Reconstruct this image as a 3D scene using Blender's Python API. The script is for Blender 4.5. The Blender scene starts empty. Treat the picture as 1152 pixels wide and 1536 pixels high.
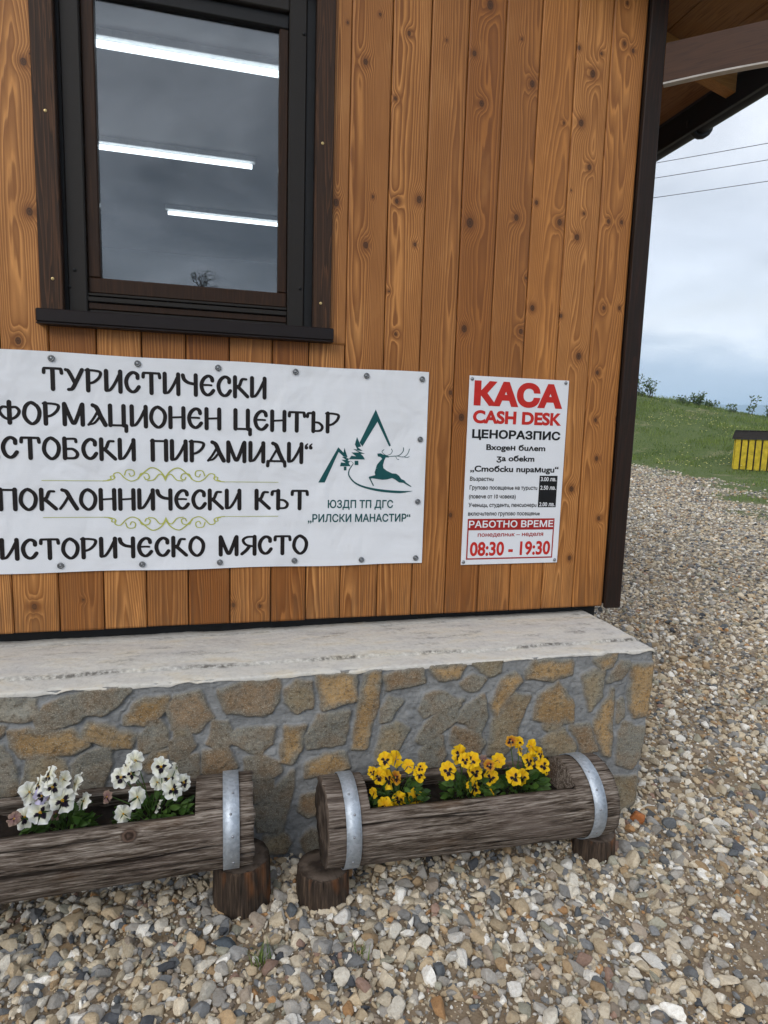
import bpy, bmesh, math, random
import numpy as np
from mathutils import Vector, Matrix, geometry
sc = bpy.context.scene
COL = sc.collection
RNG = np.random.default_rng(7)
random.seed(7)
PI = math.pi
rad = math.radians

# ------------------------------------------------------------------ camera
HC, D = 1.5, 2.4667
FPX = 935.95                                   # focal length in pixels of an 1152 x 1536 frame
YAW, PITCH, ROLL = rad(14.6107), rad(7.5409), rad(1.7222)
CAM = np.array([0.0, -D, HC])
_f = np.array([math.sin(YAW)*math.cos(PITCH), math.cos(YAW)*math.cos(PITCH), -math.sin(PITCH)])
_r0 = np.array([math.cos(YAW), -math.sin(YAW), 0.0])
_u0 = np.cross(_r0, _f)
_r = _r0*math.cos(ROLL) + _u0*math.sin(ROLL)
_u = -_r0*math.sin(ROLL) + _u0*math.cos(ROLL)
cd = bpy.data.cameras.new('camera')
cam = bpy.data.objects.new('camera', cd); COL.objects.link(cam)
cd.sensor_fit = 'VERTICAL'; cd.sensor_height = 36; cd.lens = FPX/1536*36
cd.clip_start = 0.05; cd.clip_end = 9000
M = Matrix(((_r[0], _u[0], -_f[0], CAM[0]), (_r[1], _u[1], -_f[1], CAM[1]), (_r[2], _u[2], -_f[2], CAM[2]), (0, 0, 0, 1)))
cam.matrix_world = M
sc.camera = cam

def ray(x, y): return _r*(x-576)/FPX - _u*(y-768)/FPX + _f
def at(x, y, Y):                               # the world point on the vertical plane y = Y seen at a photo position
    d = ray(x, y); return CAM + d*((Y+D)/d[1])

# ------------------------------------------------------------------ world, sun, exposure
SUN_EL, SUN_AZ = rad(33), rad(222)             # azimuth clockwise from +Y: behind the camera, to the left
w = bpy.data.worlds.new('World'); sc.world = w; w.use_nodes = True
nt = w.node_tree; N = nt.nodes; L = nt.links
bg = N['Background']
sky = N.new('ShaderNodeTexSky'); sky.sky_type = 'NISHITA'; sky.sun_disc = False
sky.sun_elevation = SUN_EL; sky.sun_rotation = SUN_AZ
tc = N.new('ShaderNodeTexCoord')
sep = N.new('ShaderNodeSeparateXYZ'); L.new(tc.outputs['Generated'], sep.inputs[0])
def wmath(op, a, b=None, clamp=False):
    m = N.new('ShaderNodeMath'); m.operation = op; m.use_clamp = clamp
    for i, v in enumerate((a, b)):
        if v is None: continue
        if isinstance(v, (int, float)): m.inputs[i].default_value = v
        else: L.new(v, m.inputs[i])
    return m.outputs[0]
den = wmath('ADD', wmath('MAXIMUM', sep.outputs['Z'], 0.0), 0.22)
px_ = wmath('DIVIDE', sep.outputs['X'], den); py_ = wmath('DIVIDE', sep.outputs['Y'], den)
comb = N.new('ShaderNodeCombineXYZ'); L.new(px_, comb.inputs[0]); L.new(py_, comb.inputs[1])
cn = N.new('ShaderNodeTexNoise'); cn.inputs['Scale'].default_value = 2.1; cn.inputs['Detail'].default_value = 6
cn.inputs['Roughness'].default_value = 0.52; cn.inputs['Distortion'].default_value = 0.35
mp = N.new('ShaderNodeMapping'); mp.inputs['Location'].default_value = (3.3, 1.4, 0.7)
L.new(comb.outputs[0], mp.inputs[0]); L.new(mp.outputs[0], cn.inputs['Vector'])
# layers of overcast by elevation, their edges broken up by the cloud noise
cz_ = wmath('ADD', sep.outputs['Z'], wmath('MULTIPLY', wmath('SUBTRACT', cn.outputs['Fac'], 0.5), 0.16))
cr = N.new('ShaderNodeValToRGB'); L.new(wmath('MAXIMUM', cz_, 0.0), cr.inputs[0])
e = cr.color_ramp.elements
stops = [(0.0, (0.76, 0.84, 0.96)), (0.04, (0.70, 0.77, 0.89)), (0.085, (0.58, 0.64, 0.75)), (0.125, (0.69, 0.72, 0.78)), (0.155, (0.87, 0.87, 0.88)),
         (0.195, (0.72, 0.74, 0.78)), (0.26, (0.63, 0.655, 0.71)), (0.37, (0.69, 0.705, 0.745)), (0.60, (0.70, 0.72, 0.77)), (1.0, (0.80, 0.81, 0.84))]
while len(e) < len(stops): e.new(0.5)
for i_, (p_, c_) in enumerate(stops): e[i_].position = p_; e[i_].color = (*c_, 1)
cl = N.new('ShaderNodeMapRange'); L.new(cn.outputs['Fac'], cl.inputs[0])
cl.inputs['From Min'].default_value = 0.32; cl.inputs['From Max'].default_value = 0.66; cl.inputs['To Min'].default_value = 0.70; cl.inputs['To Max'].default_value = 1.22
south = N.new('ShaderNodeMapRange'); L.new(sep.outputs['Y'], south.inputs[0])
south.inputs['From Min'].default_value = 0.3; south.inputs['From Max'].default_value = -0.5; south.inputs['To Min'].default_value = 0.75; south.inputs['To Max'].default_value = 2.0
clf = wmath('ADD', wmath('MULTIPLY', wmath('SUBTRACT', cl.outputs[0], 1.0), south.outputs[0]), 1.0)
clv = N.new('ShaderNodeCombineXYZ')
for i_ in range(3): L.new(clf, clv.inputs[i_])
mixb = N.new('ShaderNodeMixRGB'); mixb.blend_type = 'MULTIPLY'; mixb.inputs[0].default_value = 1.0
L.new(cr.outputs[0], mixb.inputs[1]); L.new(clv.outputs[0], mixb.inputs[2])
skym = N.new('ShaderNodeMixRGB'); skym.blend_type = 'MULTIPLY'; skym.inputs[0].default_value = 1
L.new(sky.outputs[0], skym.inputs[1]); skym.inputs[2].default_value = (0.1, 0.1, 0.1, 1)
fin = N.new('ShaderNodeMixRGB'); fin.inputs[0].default_value = 0.9
L.new(skym.outputs[0], fin.inputs[1]); L.new(mixb.outputs[0], fin.inputs[2])
L.new(fin.outputs[0], bg.inputs['Color']); bg.inputs['Strength'].default_value = 1.12

sd = bpy.data.lights.new('sun', 'SUN'); sd.energy = 1.25; sd.angle = rad(30); sd.color = (1.0, 0.96, 0.90)
sun = bpy.data.objects.new('sun', sd); COL.objects.link(sun)
sv = Vector((math.sin(SUN_AZ)*math.cos(SUN_EL), math.cos(SUN_AZ)*math.cos(SUN_EL), math.sin(SUN_EL)))
sun.rotation_euler = sv.to_track_quat('Z', 'Y').to_euler()

sc.view_settings.view_transform = 'Standard'; sc.view_settings.look = 'None'
sc.view_settings.exposure = 0.48; sc.view_settings.gamma = 1.0
sc.view_settings.use_curve_mapping = False
sc.render.engine = 'CYCLES'
cy = sc.cycles
cy.use_denoising = True; cy.max_bounces = 6; cy.diffuse_bounces = 3; cy.glossy_bounces = 3
cy.transparent_max_bounces = 8; cy.transmission_bounces = 4; cy.volume_bounces = 1
cy.caustics_reflective = False; cy.caustics_refractive = False

# ------------------------------------------------------------------ helpers: noise, meshes, objects
def vnoise(x, y, seed=0):
    x = np.asarray(x, float); y = np.asarray(y, float)
    xi = np.floor(x).astype(np.int64); yi = np.floor(y).astype(np.int64)
    fx = x-xi; fy = y-yi
    fx = fx*fx*(3-2*fx); fy = fy*fy*(3-2*fy)
    def h(a, b):
        n = (a*374761393 + b*668265263 + seed*1442695041) & 0x7fffffff
        n = ((n ^ (n >> 13))*1274126177) & 0x7fffffff
        return ((n ^ (n >> 16)) & 0xffff)/65535.0
    return (h(xi, yi)*(1-fx)+h(xi+1, yi)*fx)*(1-fy) + (h(xi, yi+1)*(1-fx)+h(xi+1, yi+1)*fx)*fy
def fbm(x, y, oct=4, seed=0):
    s = 0; a = 0.5; t = 0
    for i in range(oct):
        s = s + a*vnoise(np.asarray(x)*2**i, np.asarray(y)*2**i, seed+i*17); t += a; a *= 0.5
    return s/t*2-1
def sstep(a, b, x):
    t = np.clip((np.asarray(x, float)-a)/(b-a), 0, 1); return t*t*(3-2*t)

def mesh_from(name, verts, faces, mats=(), smooth=True, fmat=None, attrs=None):
    """verts (n,3); faces an int array (m,k) or a list of arrays / lists; attrs {name: (n,) or (n,3)}"""
    me = bpy.data.meshes.new(name)
    verts = np.asarray(verts, np.float32)
    groups = faces if isinstance(faces, list) and len(faces) and isinstance(faces[0], np.ndarray) and faces[0].ndim == 2 else None
    if isinstance(faces, np.ndarray): groups = [faces]
    if groups is None:
        loops = np.array([i for f in faces for i in f], np.int32)
        tot = np.array([len(f) for f in faces], np.int32)
    else:
        groups = [g for g in groups if len(g)]
        loops = np.concatenate([g.ravel() for g in groups]).astype(np.int32)
        tot = np.concatenate([np.full(len(g), g.shape[1]) for g in groups]).astype(np.int32)
    me.vertices.add(len(verts)); me.vertices.foreach_set('co', verts.ravel())
    me.loops.add(len(loops)); me.loops.foreach_set('vertex_index', loops)
    me.polygons.add(len(tot))
    st = np.concatenate([[0], np.cumsum(tot)[:-1]]).astype(np.int32)
    me.polygons.foreach_set('loop_start', st)
    if fmat is not None: me.polygons.foreach_set('material_index', np.asarray(fmat, np.int32))
    me.polygons.foreach_set('use_smooth', np.full(len(tot), bool(smooth)))
    for m in mats: me.materials.append(m)
    me.update(calc_edges=True); me.validate()
    if attrs:
        for k, v in attrs.items():
            v = np.asarray(v, np.float32)
            if v.ndim == 1:
                a = me.attributes.new(k, 'FLOAT', 'POINT'); a.data.foreach_set('value', v)
            else:
                c = np.ones((len(v), 4), np.float32); c[:, :3] = v
                a = me.attributes.new(k, 'FLOAT_COLOR', 'POINT'); a.data.foreach_set('color', c.ravel())
    return me

def place(name, me, parent=None, world=True):
    o = bpy.data.objects.new(name, me); COL.objects.link(o)
    if parent is not None:
        if world:                                     # mesh given in world coordinates: move it into the parent's frame
            off = Vector((0, 0, 0)); p = parent
            while p is not None: off += p.location; p = p.parent
            me.transform(Matrix.Translation(-off))
        o.parent = parent
    return o
def part(name, verts, faces, mat, parent, smooth=True, **k):
    mats = mat if isinstance(mat, (list, tuple)) else [mat]
    return place(name, mesh_from(name, verts, faces, mats, smooth, **k), parent)
def tag(o, label=None, cat=None, group=None, kind=None):
    if label: o['label'] = label
    if cat: o['category'] = cat
    if group: o['group'] = group
    if kind: o['kind'] = kind
    return o
def thing(name, loc, label, cat, group=None):
    o = bpy.data.objects.new(name, None); COL.objects.link(o); o.location = loc; o.empty_display_size = 0.1
    return tag(o, label, cat, group)

class MB:                                              # collects simple shapes into one mesh
    def __init__(s): s.v = []; s.f = []; s.m = []; s.n = 0
    def add(s, v, f, m=0):
        s.v.append(np.asarray(v, float)); s.f += [[i+s.n for i in q] for q in f]; s.m += [m]*len(f); s.n += len(v); return s
    def box(s, lo, hi, bevel=0.003, m=0, rot=None):
        bm = bmesh.new(); bmesh.ops.create_cube(bm, size=1)
        lo = np.array(lo, float); hi = np.array(hi, float)
        sz = hi-lo; c = (lo+hi)/2
        for v in bm.verts: v.co = Vector((v.co.x*sz[0], v.co.y*sz[1], v.co.z*sz[2]))
        if bevel > 0:
            bmesh.ops.bevel(bm, geom=bm.edges[:], offset=min(bevel, sz.min()*0.45), segments=1, profile=0.5, affect='EDGES')
        if rot is not None: bm.transform(rot)
        bm.verts.index_update()
        s.add([np.array(v.co)+c for v in bm.verts], [[v.index for v in f.verts] for f in bm.faces], m); bm.free(); return s
    def tube(s, pts, rr, n=8, m=0, cap=True):
        pts = [np.array(p, float) for p in pts]
        if not hasattr(rr, '__len__'): rr = [rr]*len(pts)
        V = []; F = []
        ref = None
        for i, p in enumerate(pts):
            t = pts[min(i+1, len(pts)-1)]-pts[max(i-1, 0)]; t = t/(np.linalg.norm(t)+1e-12)
            if ref is None:
                ref = np.cross(t, [0, 0, 1.0])
                if np.linalg.norm(ref) < 1e-3: ref = np.cross(t, [1.0, 0, 0])
            a = ref-t*np.dot(ref, t); a /= np.linalg.norm(a)+1e-12; b = np.cross(t, a); ref = a
            for k in range(n):
                an = 2*PI*k/n; V.append(p+(a*math.cos(an)+b*math.sin(an))*rr[i])
        for i in range(len(pts)-1):
            for k in range(n):
                F.append([i*n+k, i*n+(k+1) % n, (i+1)*n+(k+1) % n, (i+1)*n+k])
        if cap: F.append(list(range(n))[::-1]); F.append([(len(pts)-1)*n+k for k in range(n)])
        return s.add(V, F, m)
    def disc_knob(s, c, r, h, axis='-y', n=12, m=0, dome=0.5):
        c = np.array(c, float)
        prof = [(r, 0), (r, h*0.55), (r*0.72, h), (0.001, h*(1+dome*0.15))]
        V = []; F = []
        for pr_, ph in prof:
            for k in range(n):
                a = 2*PI*k/n
                if axis == '-y': V.append(c+np.array([pr_*math.cos(a), -ph, pr_*math.sin(a)]))
                else: V.append(c+np.array([pr_*math.cos(a), pr_*math.sin(a), ph]))
        for i in range(len(prof)-1):
            for k in range(n):
                q = [i*n+k, i*n+(k+1) % n, (i+1)*n+(k+1) % n, (i+1)*n+k]
                F.append(q if axis == 'z' else q)
        return s.add(V, F, m)
    def build(s, name, mat, parent=None, smooth=False, **k):
        mats = mat if isinstance(mat, (list, tuple)) else [mat]
        return place(name, mesh_from(name, np.concatenate(s.v), s.f, mats, smooth, fmat=s.m, **k), parent)

def grid_faces(nu, nv, wrap_v=False):
    i = np.arange(nu-1)[:, None]; j = np.arange(nv if wrap_v else nv-1)[None, :]
    j2 = (j+1) % nv
    return np.stack([i*nv+j, (i+1)*nv+j, (i+1)*nv+j2, i*nv+j2], -1).reshape(-1, 4)

# ------------------------------------------------------------------ helpers: materials
class Mat:
    def __init__(s, name, rough=0.6, metal=0.0, spec=0.5, color=None):
        s.m = bpy.data.materials.new(name); s.m.use_nodes = True
        s.t = s.m.node_tree; s.n = s.t.nodes; s.l = s.t.links
        s.p = s.n['Principled BSDF']; s.out = s.n['Material Output']
        s.p.inputs['Roughness'].default_value = rough; s.p.inputs['Metallic'].default_value = metal
        s.p.inputs['Specular IOR Level'].default_value = spec
        if color: s.p.inputs['Base Color'].default_value = (*color, 1)
    def put(s, sock, v):
        if isinstance(v, (int, float)): sock.default_value = v
        elif isinstance(v, (tuple, list)):
            sock.default_value = (*v, 1) if len(v) == 3 and sock.type == 'RGBA' else v
        else: s.l.new(v, sock)
    def math(s, op, a, b=None, c=None, clamp=False):
        m = s.n.new('ShaderNodeMath'); m.operation = op; m.use_clamp = clamp
        for i, v in enumerate((a, b, c)):
            if v is not None: s.put(m.inputs[i], v)
        return m.outputs[0]
    def mix(s, f, a, b, mode='MIX'):
        m = s.n.new('ShaderNodeMixRGB'); m.blend_type = mode
        s.put(m.inputs[0], f); s.put(m.inputs[1], a); s.put(m.inputs[2], b); return m.outputs[0]
    def coord(s, which='Object'): return s.n.new('ShaderNodeTexCoord').outputs[which]
    def attr(s, name, out='Fac'):
        a = s.n.new('ShaderNodeAttribute'); a.attribute_name = name; return a.outputs[out]
    def sep(s, v):
        m = s.n.new('ShaderNodeSeparateXYZ'); s.l.new(v, m.inputs[0]); return m.outputs
    def comb(s, x, y, z):
        m = s.n.new('ShaderNodeCombineXYZ'); s.put(m.inputs[0], x); s.put(m.inputs[1], y); s.put(m.inputs[2], z); return m.outputs[0]
    def map(s, v, scale=(1, 1, 1), loc=(0, 0, 0), rot=(0, 0, 0)):
        m = s.n.new('ShaderNodeMapping'); s.l.new(v, m.inputs[0])
        m.inputs['Scale'].default_value = scale; m.inputs['Location'].default_value = loc; m.inputs['Rotation'].default_value = rot
        return m.outputs[0]
    def noise(s, v, scale=5, detail=3, rough=0.5, dist=0.0, out='Fac'):
        m = s.n.new('ShaderNodeTexNoise'); s.l.new(v, m.inputs['Vector'])
        m.inputs['Scale'].default_value = scale; m.inputs['Detail'].default_value = detail
        m.inputs['Roughness'].default_value = rough; m.inputs['Distortion'].default_value = dist
        return m.outputs[out]
    def voro(s, v, scale=5, feature='F1', out='Distance', rnd=1.0):
        m = s.n.new('ShaderNodeTexVoronoi'); m.feature = feature; s.l.new(v, m.inputs['Vector'])
        m.inputs['Scale'].default_value = scale; m.inputs['Randomness'].default_value = rnd
        return m.outputs[out]
    def ramp(s, f, stops, interp='LINEAR'):
        m = s.n.new('ShaderNodeValToRGB'); s.put(m.inputs[0], f); m.color_ramp.interpolation = interp
        el = m.color_ramp.elements
        while len(el) < len(stops): el.new(0.5)
        for i, (p, c) in enumerate(stops):
            el[i].position = p; el[i].color = (*c, 1) if not isinstance(c, (int, float)) else (c, c, c, 1)
        return m.outputs[0]
    def rng(s, f, a, b, c, d, smooth=False):
        m = s.n.new('ShaderNodeMapRange'); s.put(m.inputs[0], f)
        if smooth: m.interpolation_type = 'SMOOTHSTEP'
        for i, v in zip((1, 2, 3, 4), (a, b, c, d)): m.inputs[i].default_value = v
        return m.outputs[0]
    def bump(s, h, strength=0.3, dist=0.01):
        b = s.n.new('ShaderNodeBump'); b.inputs['Strength'].default_value = strength; b.inputs['Distance'].default_value = dist
        s.l.new(h, b.inputs['Height']); s.l.new(b.outputs[0], s.p.inputs['Normal'])
    def color(s, c): s.put(s.p.inputs['Base Color'], c)
    def rough(s, c): s.put(s.p.inputs['Roughness'], c)

def mat_siding():
    s = Mat('oiled_pine_boards', rough=0.5, spec=0.25)
    x, y, z = s.sep(s.coord())[:3]
    pk = s.sep(s.attr('pk', 'Vector')); u = s.attr('pu'); kf = s.attr('kf'); kd = s.attr('kd')
    X = s.math('ADD', x, s.math('MULTIPLY', pk[0], 37)); Z = s.math('ADD', z, s.math('MULTIPLY', pk[1], 61))
    v = s.comb(s.math('MULTIPLY', X, 6), s.math('MULTIPLY', pk[2], 50), s.math('MULTIPLY', Z, 0.55))
    n = s.noise(v, 1.0, 2.0, 0.45)
    v2 = s.comb(s.math('MULTIPLY', X, 30), 0.0, s.math('MULTIPLY', Z, 3.0))
    n2 = s.noise(v2, 1.0, 2.0, 0.5)
    uc = s.math('ADD', u, s.math('MULTIPLY', s.math('SUBTRACT', pk[2], 0.5), 1.5))
    par = s.math('MULTIPLY', s.math('POWER', s.math('ABSOLUTE', uc), 1.6), 3.0)
    fld = s.math('ADD', s.math('ADD', s.math('MULTIPLY', n, s.math('ADD', s.math('MULTIPLY', pk[0], 9.0), 4.0)), par), s.math('MULTIPLY', n2, 0.9))
    fld = s.math('ADD', fld, s.math('MULTIPLY', kf, 1.7))
    rings = s.math('FRACT', s.math('MULTIPLY', fld, 1.9))
    soft = s.ramp(rings, [(0.0, 0.10), (0.10, 0.0), (0.26, 0.42), (0.55, 0.72), (0.82, 1.0), (0.93, 0.80), (1.0, 0.10)])
    fib = s.noise(s.comb(s.math('MULTIPLY', X, 420), 0.0, s.math('MULTIPLY', Z, 7)), 1.0, 3, 0.6)
    blot = s.noise(s.comb(s.math('MULTIPLY', X, 9), 0.0, s.math('MULTIPLY', Z, 3.2)), 1.0, 4, 0.55)
    light = s.mix(pk[1], (0.64, 0.300, 0.092), (0.50, 0.205, 0.050))
    dark = s.mix(pk[0], (0.165, 0.055, 0.012), (0.225, 0.080, 0.017))
    amt = s.math('MULTIPLY', soft, s.rng(pk[2], 0, 1, 0.72, 0.98))
    c = s.mix(amt, light, dark)
    c = s.mix(1.0, c, s.mix(s.math('FRACT', s.math('MULTIPLY', pk[2], 7.3)), (0.68, 0.60, 0.54), (1.22, 1.27, 1.40)), 'MULTIPLY')
    c = s.mix(s.rng(fib, 0.35, 0.75, 0.0, 0.28), c, (0.16, 0.055, 0.014))
    c = s.mix(s.rng(blot, 0.40, 0.75, 0.0, 0.55), c, (0.205, 0.075, 0.018))
    c = s.mix(s.rng(blot, 0.20, 0.42, 0.25, 0.0), c, (0.60, 0.31, 0.11))
    # knots: dark heart with rings, brown halo
    kn = s.math('ADD', kd, s.math('MULTIPLY', s.math('SUBTRACT', n2, 0.5), 0.5))
    c = s.mix(s.rng(kn, 1.0, 2.6, 0.60, 0.0, True), c, (0.155, 0.052, 0.013))
    kr = s.math('SINE', s.math('MULTIPLY', kn, 15))
    kc = s.mix(s.rng(kr, -1, 1, 0, 1), (0.034, 0.017, 0.009), (0.085, 0.034, 0.013))
    c = s.mix(s.rng(kn, 0.7, 1.15, 0.85, 0.0, True), c, kc)
    # weathered grey and grime towards the lower ends of the boards, in streaks
    st = s.noise(s.comb(s.math('MULTIPLY', X, 60), 0.0, s.math('MULTIPLY', Z, 4)), 1.0, 3, 0.6)
    foot = s.math('MULTIPLY', s.rng(z, 0.74, 1.0, 1.0, 0.0, True), s.rng(st, 0.40, 0.65, 0.0, 1.0))
    c = s.mix(s.math('MULTIPLY', foot, 0.6), c, (0.13, 0.062, 0.026))
    s.color(c)
    s.rough(s.rng(soft, 0, 1, 0.56, 0.42))
    h = s.math('ADD', s.math('MULTIPLY', soft, 0.6), s.math('MULTIPLY', fib, 0.5))
    s.bump(h, 0.35, 0.0012)
    return s.m

def mat_darkwood(name, a, b, axis='z', grain=0.9, rough=0.5):
    s = Mat(name, rough=rough, spec=0.18)
    co = s.coord(); sc_ = {'z': (26, 26, 1.2), 'x': (1.2, 26, 26), 'y': (26, 1.2, 26)}[axis]
    n = s.noise(s.map(co, sc_), 1.0, 2.5, 0.5, 0.3)
    rg = s.math('FRACT', s.math('MULTIPLY', n, 9))
    f2 = s.noise(s.map(co, tuple(v*9 for v in sc_)), 1.0, 3, 0.6)
    c = s.mix(s.math('MULTIPLY', s.ramp(rg, [(0, 0.0), (0.6, 0.25), (0.9, 1.0), (1.0, 0.2)]), grain), a, b)
    c = s.mix(s.rng(f2, 0.35, 0.75, 0.0, 0.5), c, tuple(v*0.45 for v in a))
    s.color(c); s.bump(s.math('ADD', f2, s.math('MULTIPLY', rg, 0.3)), 0.3, 0.001)
    return s.m

def mat_plain(name, c, rough=0.5, metal=0.0, var=0.15, scale=30, bump=0.0, spec=0.22):
    s = Mat(name, rough=rough, metal=metal, spec=spec)
    n = s.noise(s.coord(), scale, 4, 0.6)
    s.color(s.mix(s.rng(n, 0.3, 0.7, 0, 1), tuple(v*(1-var) for v in c), tuple(min(1, v*(1+var)) for v in c)))
    s.rough(s.rng(n, 0.3, 0.7, rough*0.85, min(1, rough*1.15)))
    if bump: s.bump(n, bump, 0.002)
    return s.m

def mat_stonewall():
    s = Mat('rubble_stone_and_mortar', rough=0.9, spec=0.12)
    co = s.coord(); mask = s.attr('stone'); col = s.attr('col', 'Color')
    n1 = s.noise(co, 14, 5, 0.6); n2 = s.noise(co, 70, 4, 0.65); n3 = s.noise(co, 260, 3, 0.6)
    sp = s.voro(co, 190, out='Distance')
    st = s.mix(s.rng(n1, 0.42, 0.68, 0, 0.5), col, (0.20, 0.105, 0.036))
    st = s.mix(s.rng(n1, 0.30, 0.46, 0.4, 0.0), st, (0.145, 0.14, 0.125))
    st = s.mix(s.rng(n2, 0.50, 0.66, 0, 0.7), st, (0.080, 0.062, 0.042))
    st = s.mix(s.rng(n3, 0.52, 0.66, 0, 0.7), st, (0.40, 0.36, 0.28))
    st = s.mix(s.rng(sp, 0.0, 0.25, 0.35, 0.0), st, (0.05, 0.043, 0.035))
    br = s.noise(s.map(co, (16, 16, 60), rot=(0, 0.5, 0)), 1.0, 4, 0.6, 0.8)
    mo = s.mix(s.rng(n1, 0.3, 0.7, 0, 1), (0.185, 0.190, 0.192), (0.300, 0.305, 0.305))
    mo = s.mix(s.rng(br, 0.5, 0.72, 0, 0.55), mo, (0.110, 0.114, 0.118))
    mo = s.mix(s.rng(n2, 0.55, 0.75, 0, 0.5), mo, (0.33, 0.335, 0.34))
    mo = s.mix(s.rng(n2, 0.28, 0.42, 0.6, 0.0), mo, (0.07, 0.072, 0.074))
    s.color(s.mix(mask, mo, st))
    h = s.math('ADD', s.math('MULTIPLY', n2, 0.7), s.math('MULTIPLY', n3, 0.4))
    h = s.math('ADD', h, s.math('MULTIPLY', br, 0.6))
    s.bump(h, 1.0, 0.005)
    return s.m

def mat_concrete():
    s = Mat('limewashed_concrete', rough=0.9, spec=0.25)
    co = s.coord(); dirt = s.attr('dirt')
    n1 = s.noise(s.map(co, (1.6, 4, 4)), 3.0, 6, 0.62); n2 = s.noise(co, 60, 5, 0.65); n3 = s.noise(co, 220, 3, 0.6)
    c = s.mix(s.rng(n1, 0.35, 0.65, 0, 1), (0.52, 0.505, 0.48), (0.64, 0.61, 0.54))
    c = s.mix(s.rng(n1, 0.56, 0.74, 0, 0.6), c, (0.50, 0.40, 0.25))
    c = s.mix(s.rng(n2, 0.52, 0.75, 0, 0.5), c, (0.30, 0.285, 0.265))
    c = s.mix(s.rng(n2, 0.25, 0.42, 0.4, 0), c, (0.70, 0.70, 0.70))
    d = s.math('MULTIPLY', dirt, s.rng(n2, 0.36, 0.56, 0.0, 1.0))
    c = s.mix(s.math('MULTIPLY', d, 0.9), c, (0.06, 0.052, 0.042))
    s.color(c); s.bump(s.math('ADD', n2, s.math('MULTIPLY', n3, 0.6)), 0.5, 0.004)
    return s.m

def mat_log():
    s = Mat('weathered_log_wood', rough=0.9, spec=0.08)
    co = s.coord(); oi = s.n.new('ShaderNodeObjectInfo')
    v = s.n.new('ShaderNodeVectorMath'); v.operation = 'ADD'; s.l.new(co, v.inputs[0]); s.l.new(oi.outputs['Random'], v.inputs[1])
    co = v.outputs[0]
    n1 = s.noise(s.map(co, (2.2, 26, 26)), 1.0, 4, 0.6, 0.6)
    n2 = s.math('ADD', s.math('MULTIPLY', s.noise(s.map(co, (5, 85, 85)), 1.0, 5, 0.7, 0.7), 0.5), s.math('MULTIPLY', s.noise(s.map(co, (14, 240, 240)), 1.0, 4, 0.7, 0.5), 0.5))
    n3 = s.noise(s.map(co, (3, 5, 5)), 1.0, 3, 0.5)
    kn = s.attr('kn')
    c = s.ramp(n2, [(0.38, (0.012, 0.009, 0.006)), (0.46, (0.085, 0.064, 0.049)), (0.53, (0.195, 0.160, 0.132)), (0.63, (0.40, 0.350, 0.300))])
    c = s.mix(s.rng(n1, 0.48, 0.72, 0, 0.5), c, (0.055, 0.036, 0.025))
    c = s.mix(s.rng(n3, 0.52, 0.68, 0, 0.40), c, (0.20, 0.155, 0.135))
    c = s.mix(s.rng(n3, 0.30, 0.42, 0.35, 0.0), c, (0.16, 0.085, 0.038))
    c = s.mix(s.rng(s.attr('ck'), 0.15, 0.75, 0.0, 0.9), c, (0.012, 0.008, 0.006))
    kr = s.math('SINE', s.math('MULTIPLY', kn, 16))
    kc = s.mix(s.rng(kr, -1, 1, 0, 1), (0.03, 0.019, 0.014), (0.115, 0.075, 0.056))
    c = s.mix(s.rng(kn, 0.9, 1.3, 0.95, 0.0, True), c, kc)
    s.color(c)
    s.bump(s.math('ADD', s.math('MULTIPLY', n2, 1.0), s.math('MULTIPLY', n1, 0.8)), 1.0, 0.009)
    return s.m

def mat_endgrain(name='log_end_grain', tone=1.0):
    s = Mat(name, rough=0.9, spec=0.2)
    rr = s.attr('er'); co = s.coord()
    n = s.noise(co, 25, 4, 0.6); n2 = s.noise(co, 120, 3, 0.6)
    rg = s.math('SINE', s.math('MULTIPLY', s.math('ADD', rr, s.math('MULTIPLY', n, 0.10)), 75))
    c = s.mix(s.rng(rg, -1, 1, 0, 1), (0.045*tone, 0.032*tone, 0.024*tone), (0.15*tone, 0.115*tone, 0.09*tone))
    c = s.mix(s.rng(n, 0.45, 0.7, 0, 0.7), c, (0.03, 0.02, 0.015))
    s.color(c); s.bump(s.math('ADD', rg, n2), 0.4, 0.003); return s.m

def mat_stump():
    s = Mat('stump_wood', rough=0.85, spec=0.2)
    co = s.coord(); 
    n1 = s.noise(s.map(co, (30, 30, 3)), 1.0, 4, 0.6, 0.5); n2 = s.noise(s.map(co, (130, 130, 8)), 1.0, 4, 0.65)
    n3 = s.noise(s.map(co, (14, 14, 5)), 1.0, 2, 0.5)
    c = s.ramp(n2, [(0.30, (0.012, 0.009, 0.007)), (0.48, (0.050, 0.034, 0.024)), (0.75, (0.130, 0.088, 0.060))])
    c = s.mix(s.rng(n1, 0.5, 0.7, 0, 0.8), c, (0.018, 0.013, 0.010))
    c = s.mix(s.rng(n3, 0.57, 0.72, 0, 0.75), c, (0.23, 0.085, 0.026))
    s.color(c); s.bump(s.math('ADD', n1, n2), 0.8, 0.006); return s.m

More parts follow.
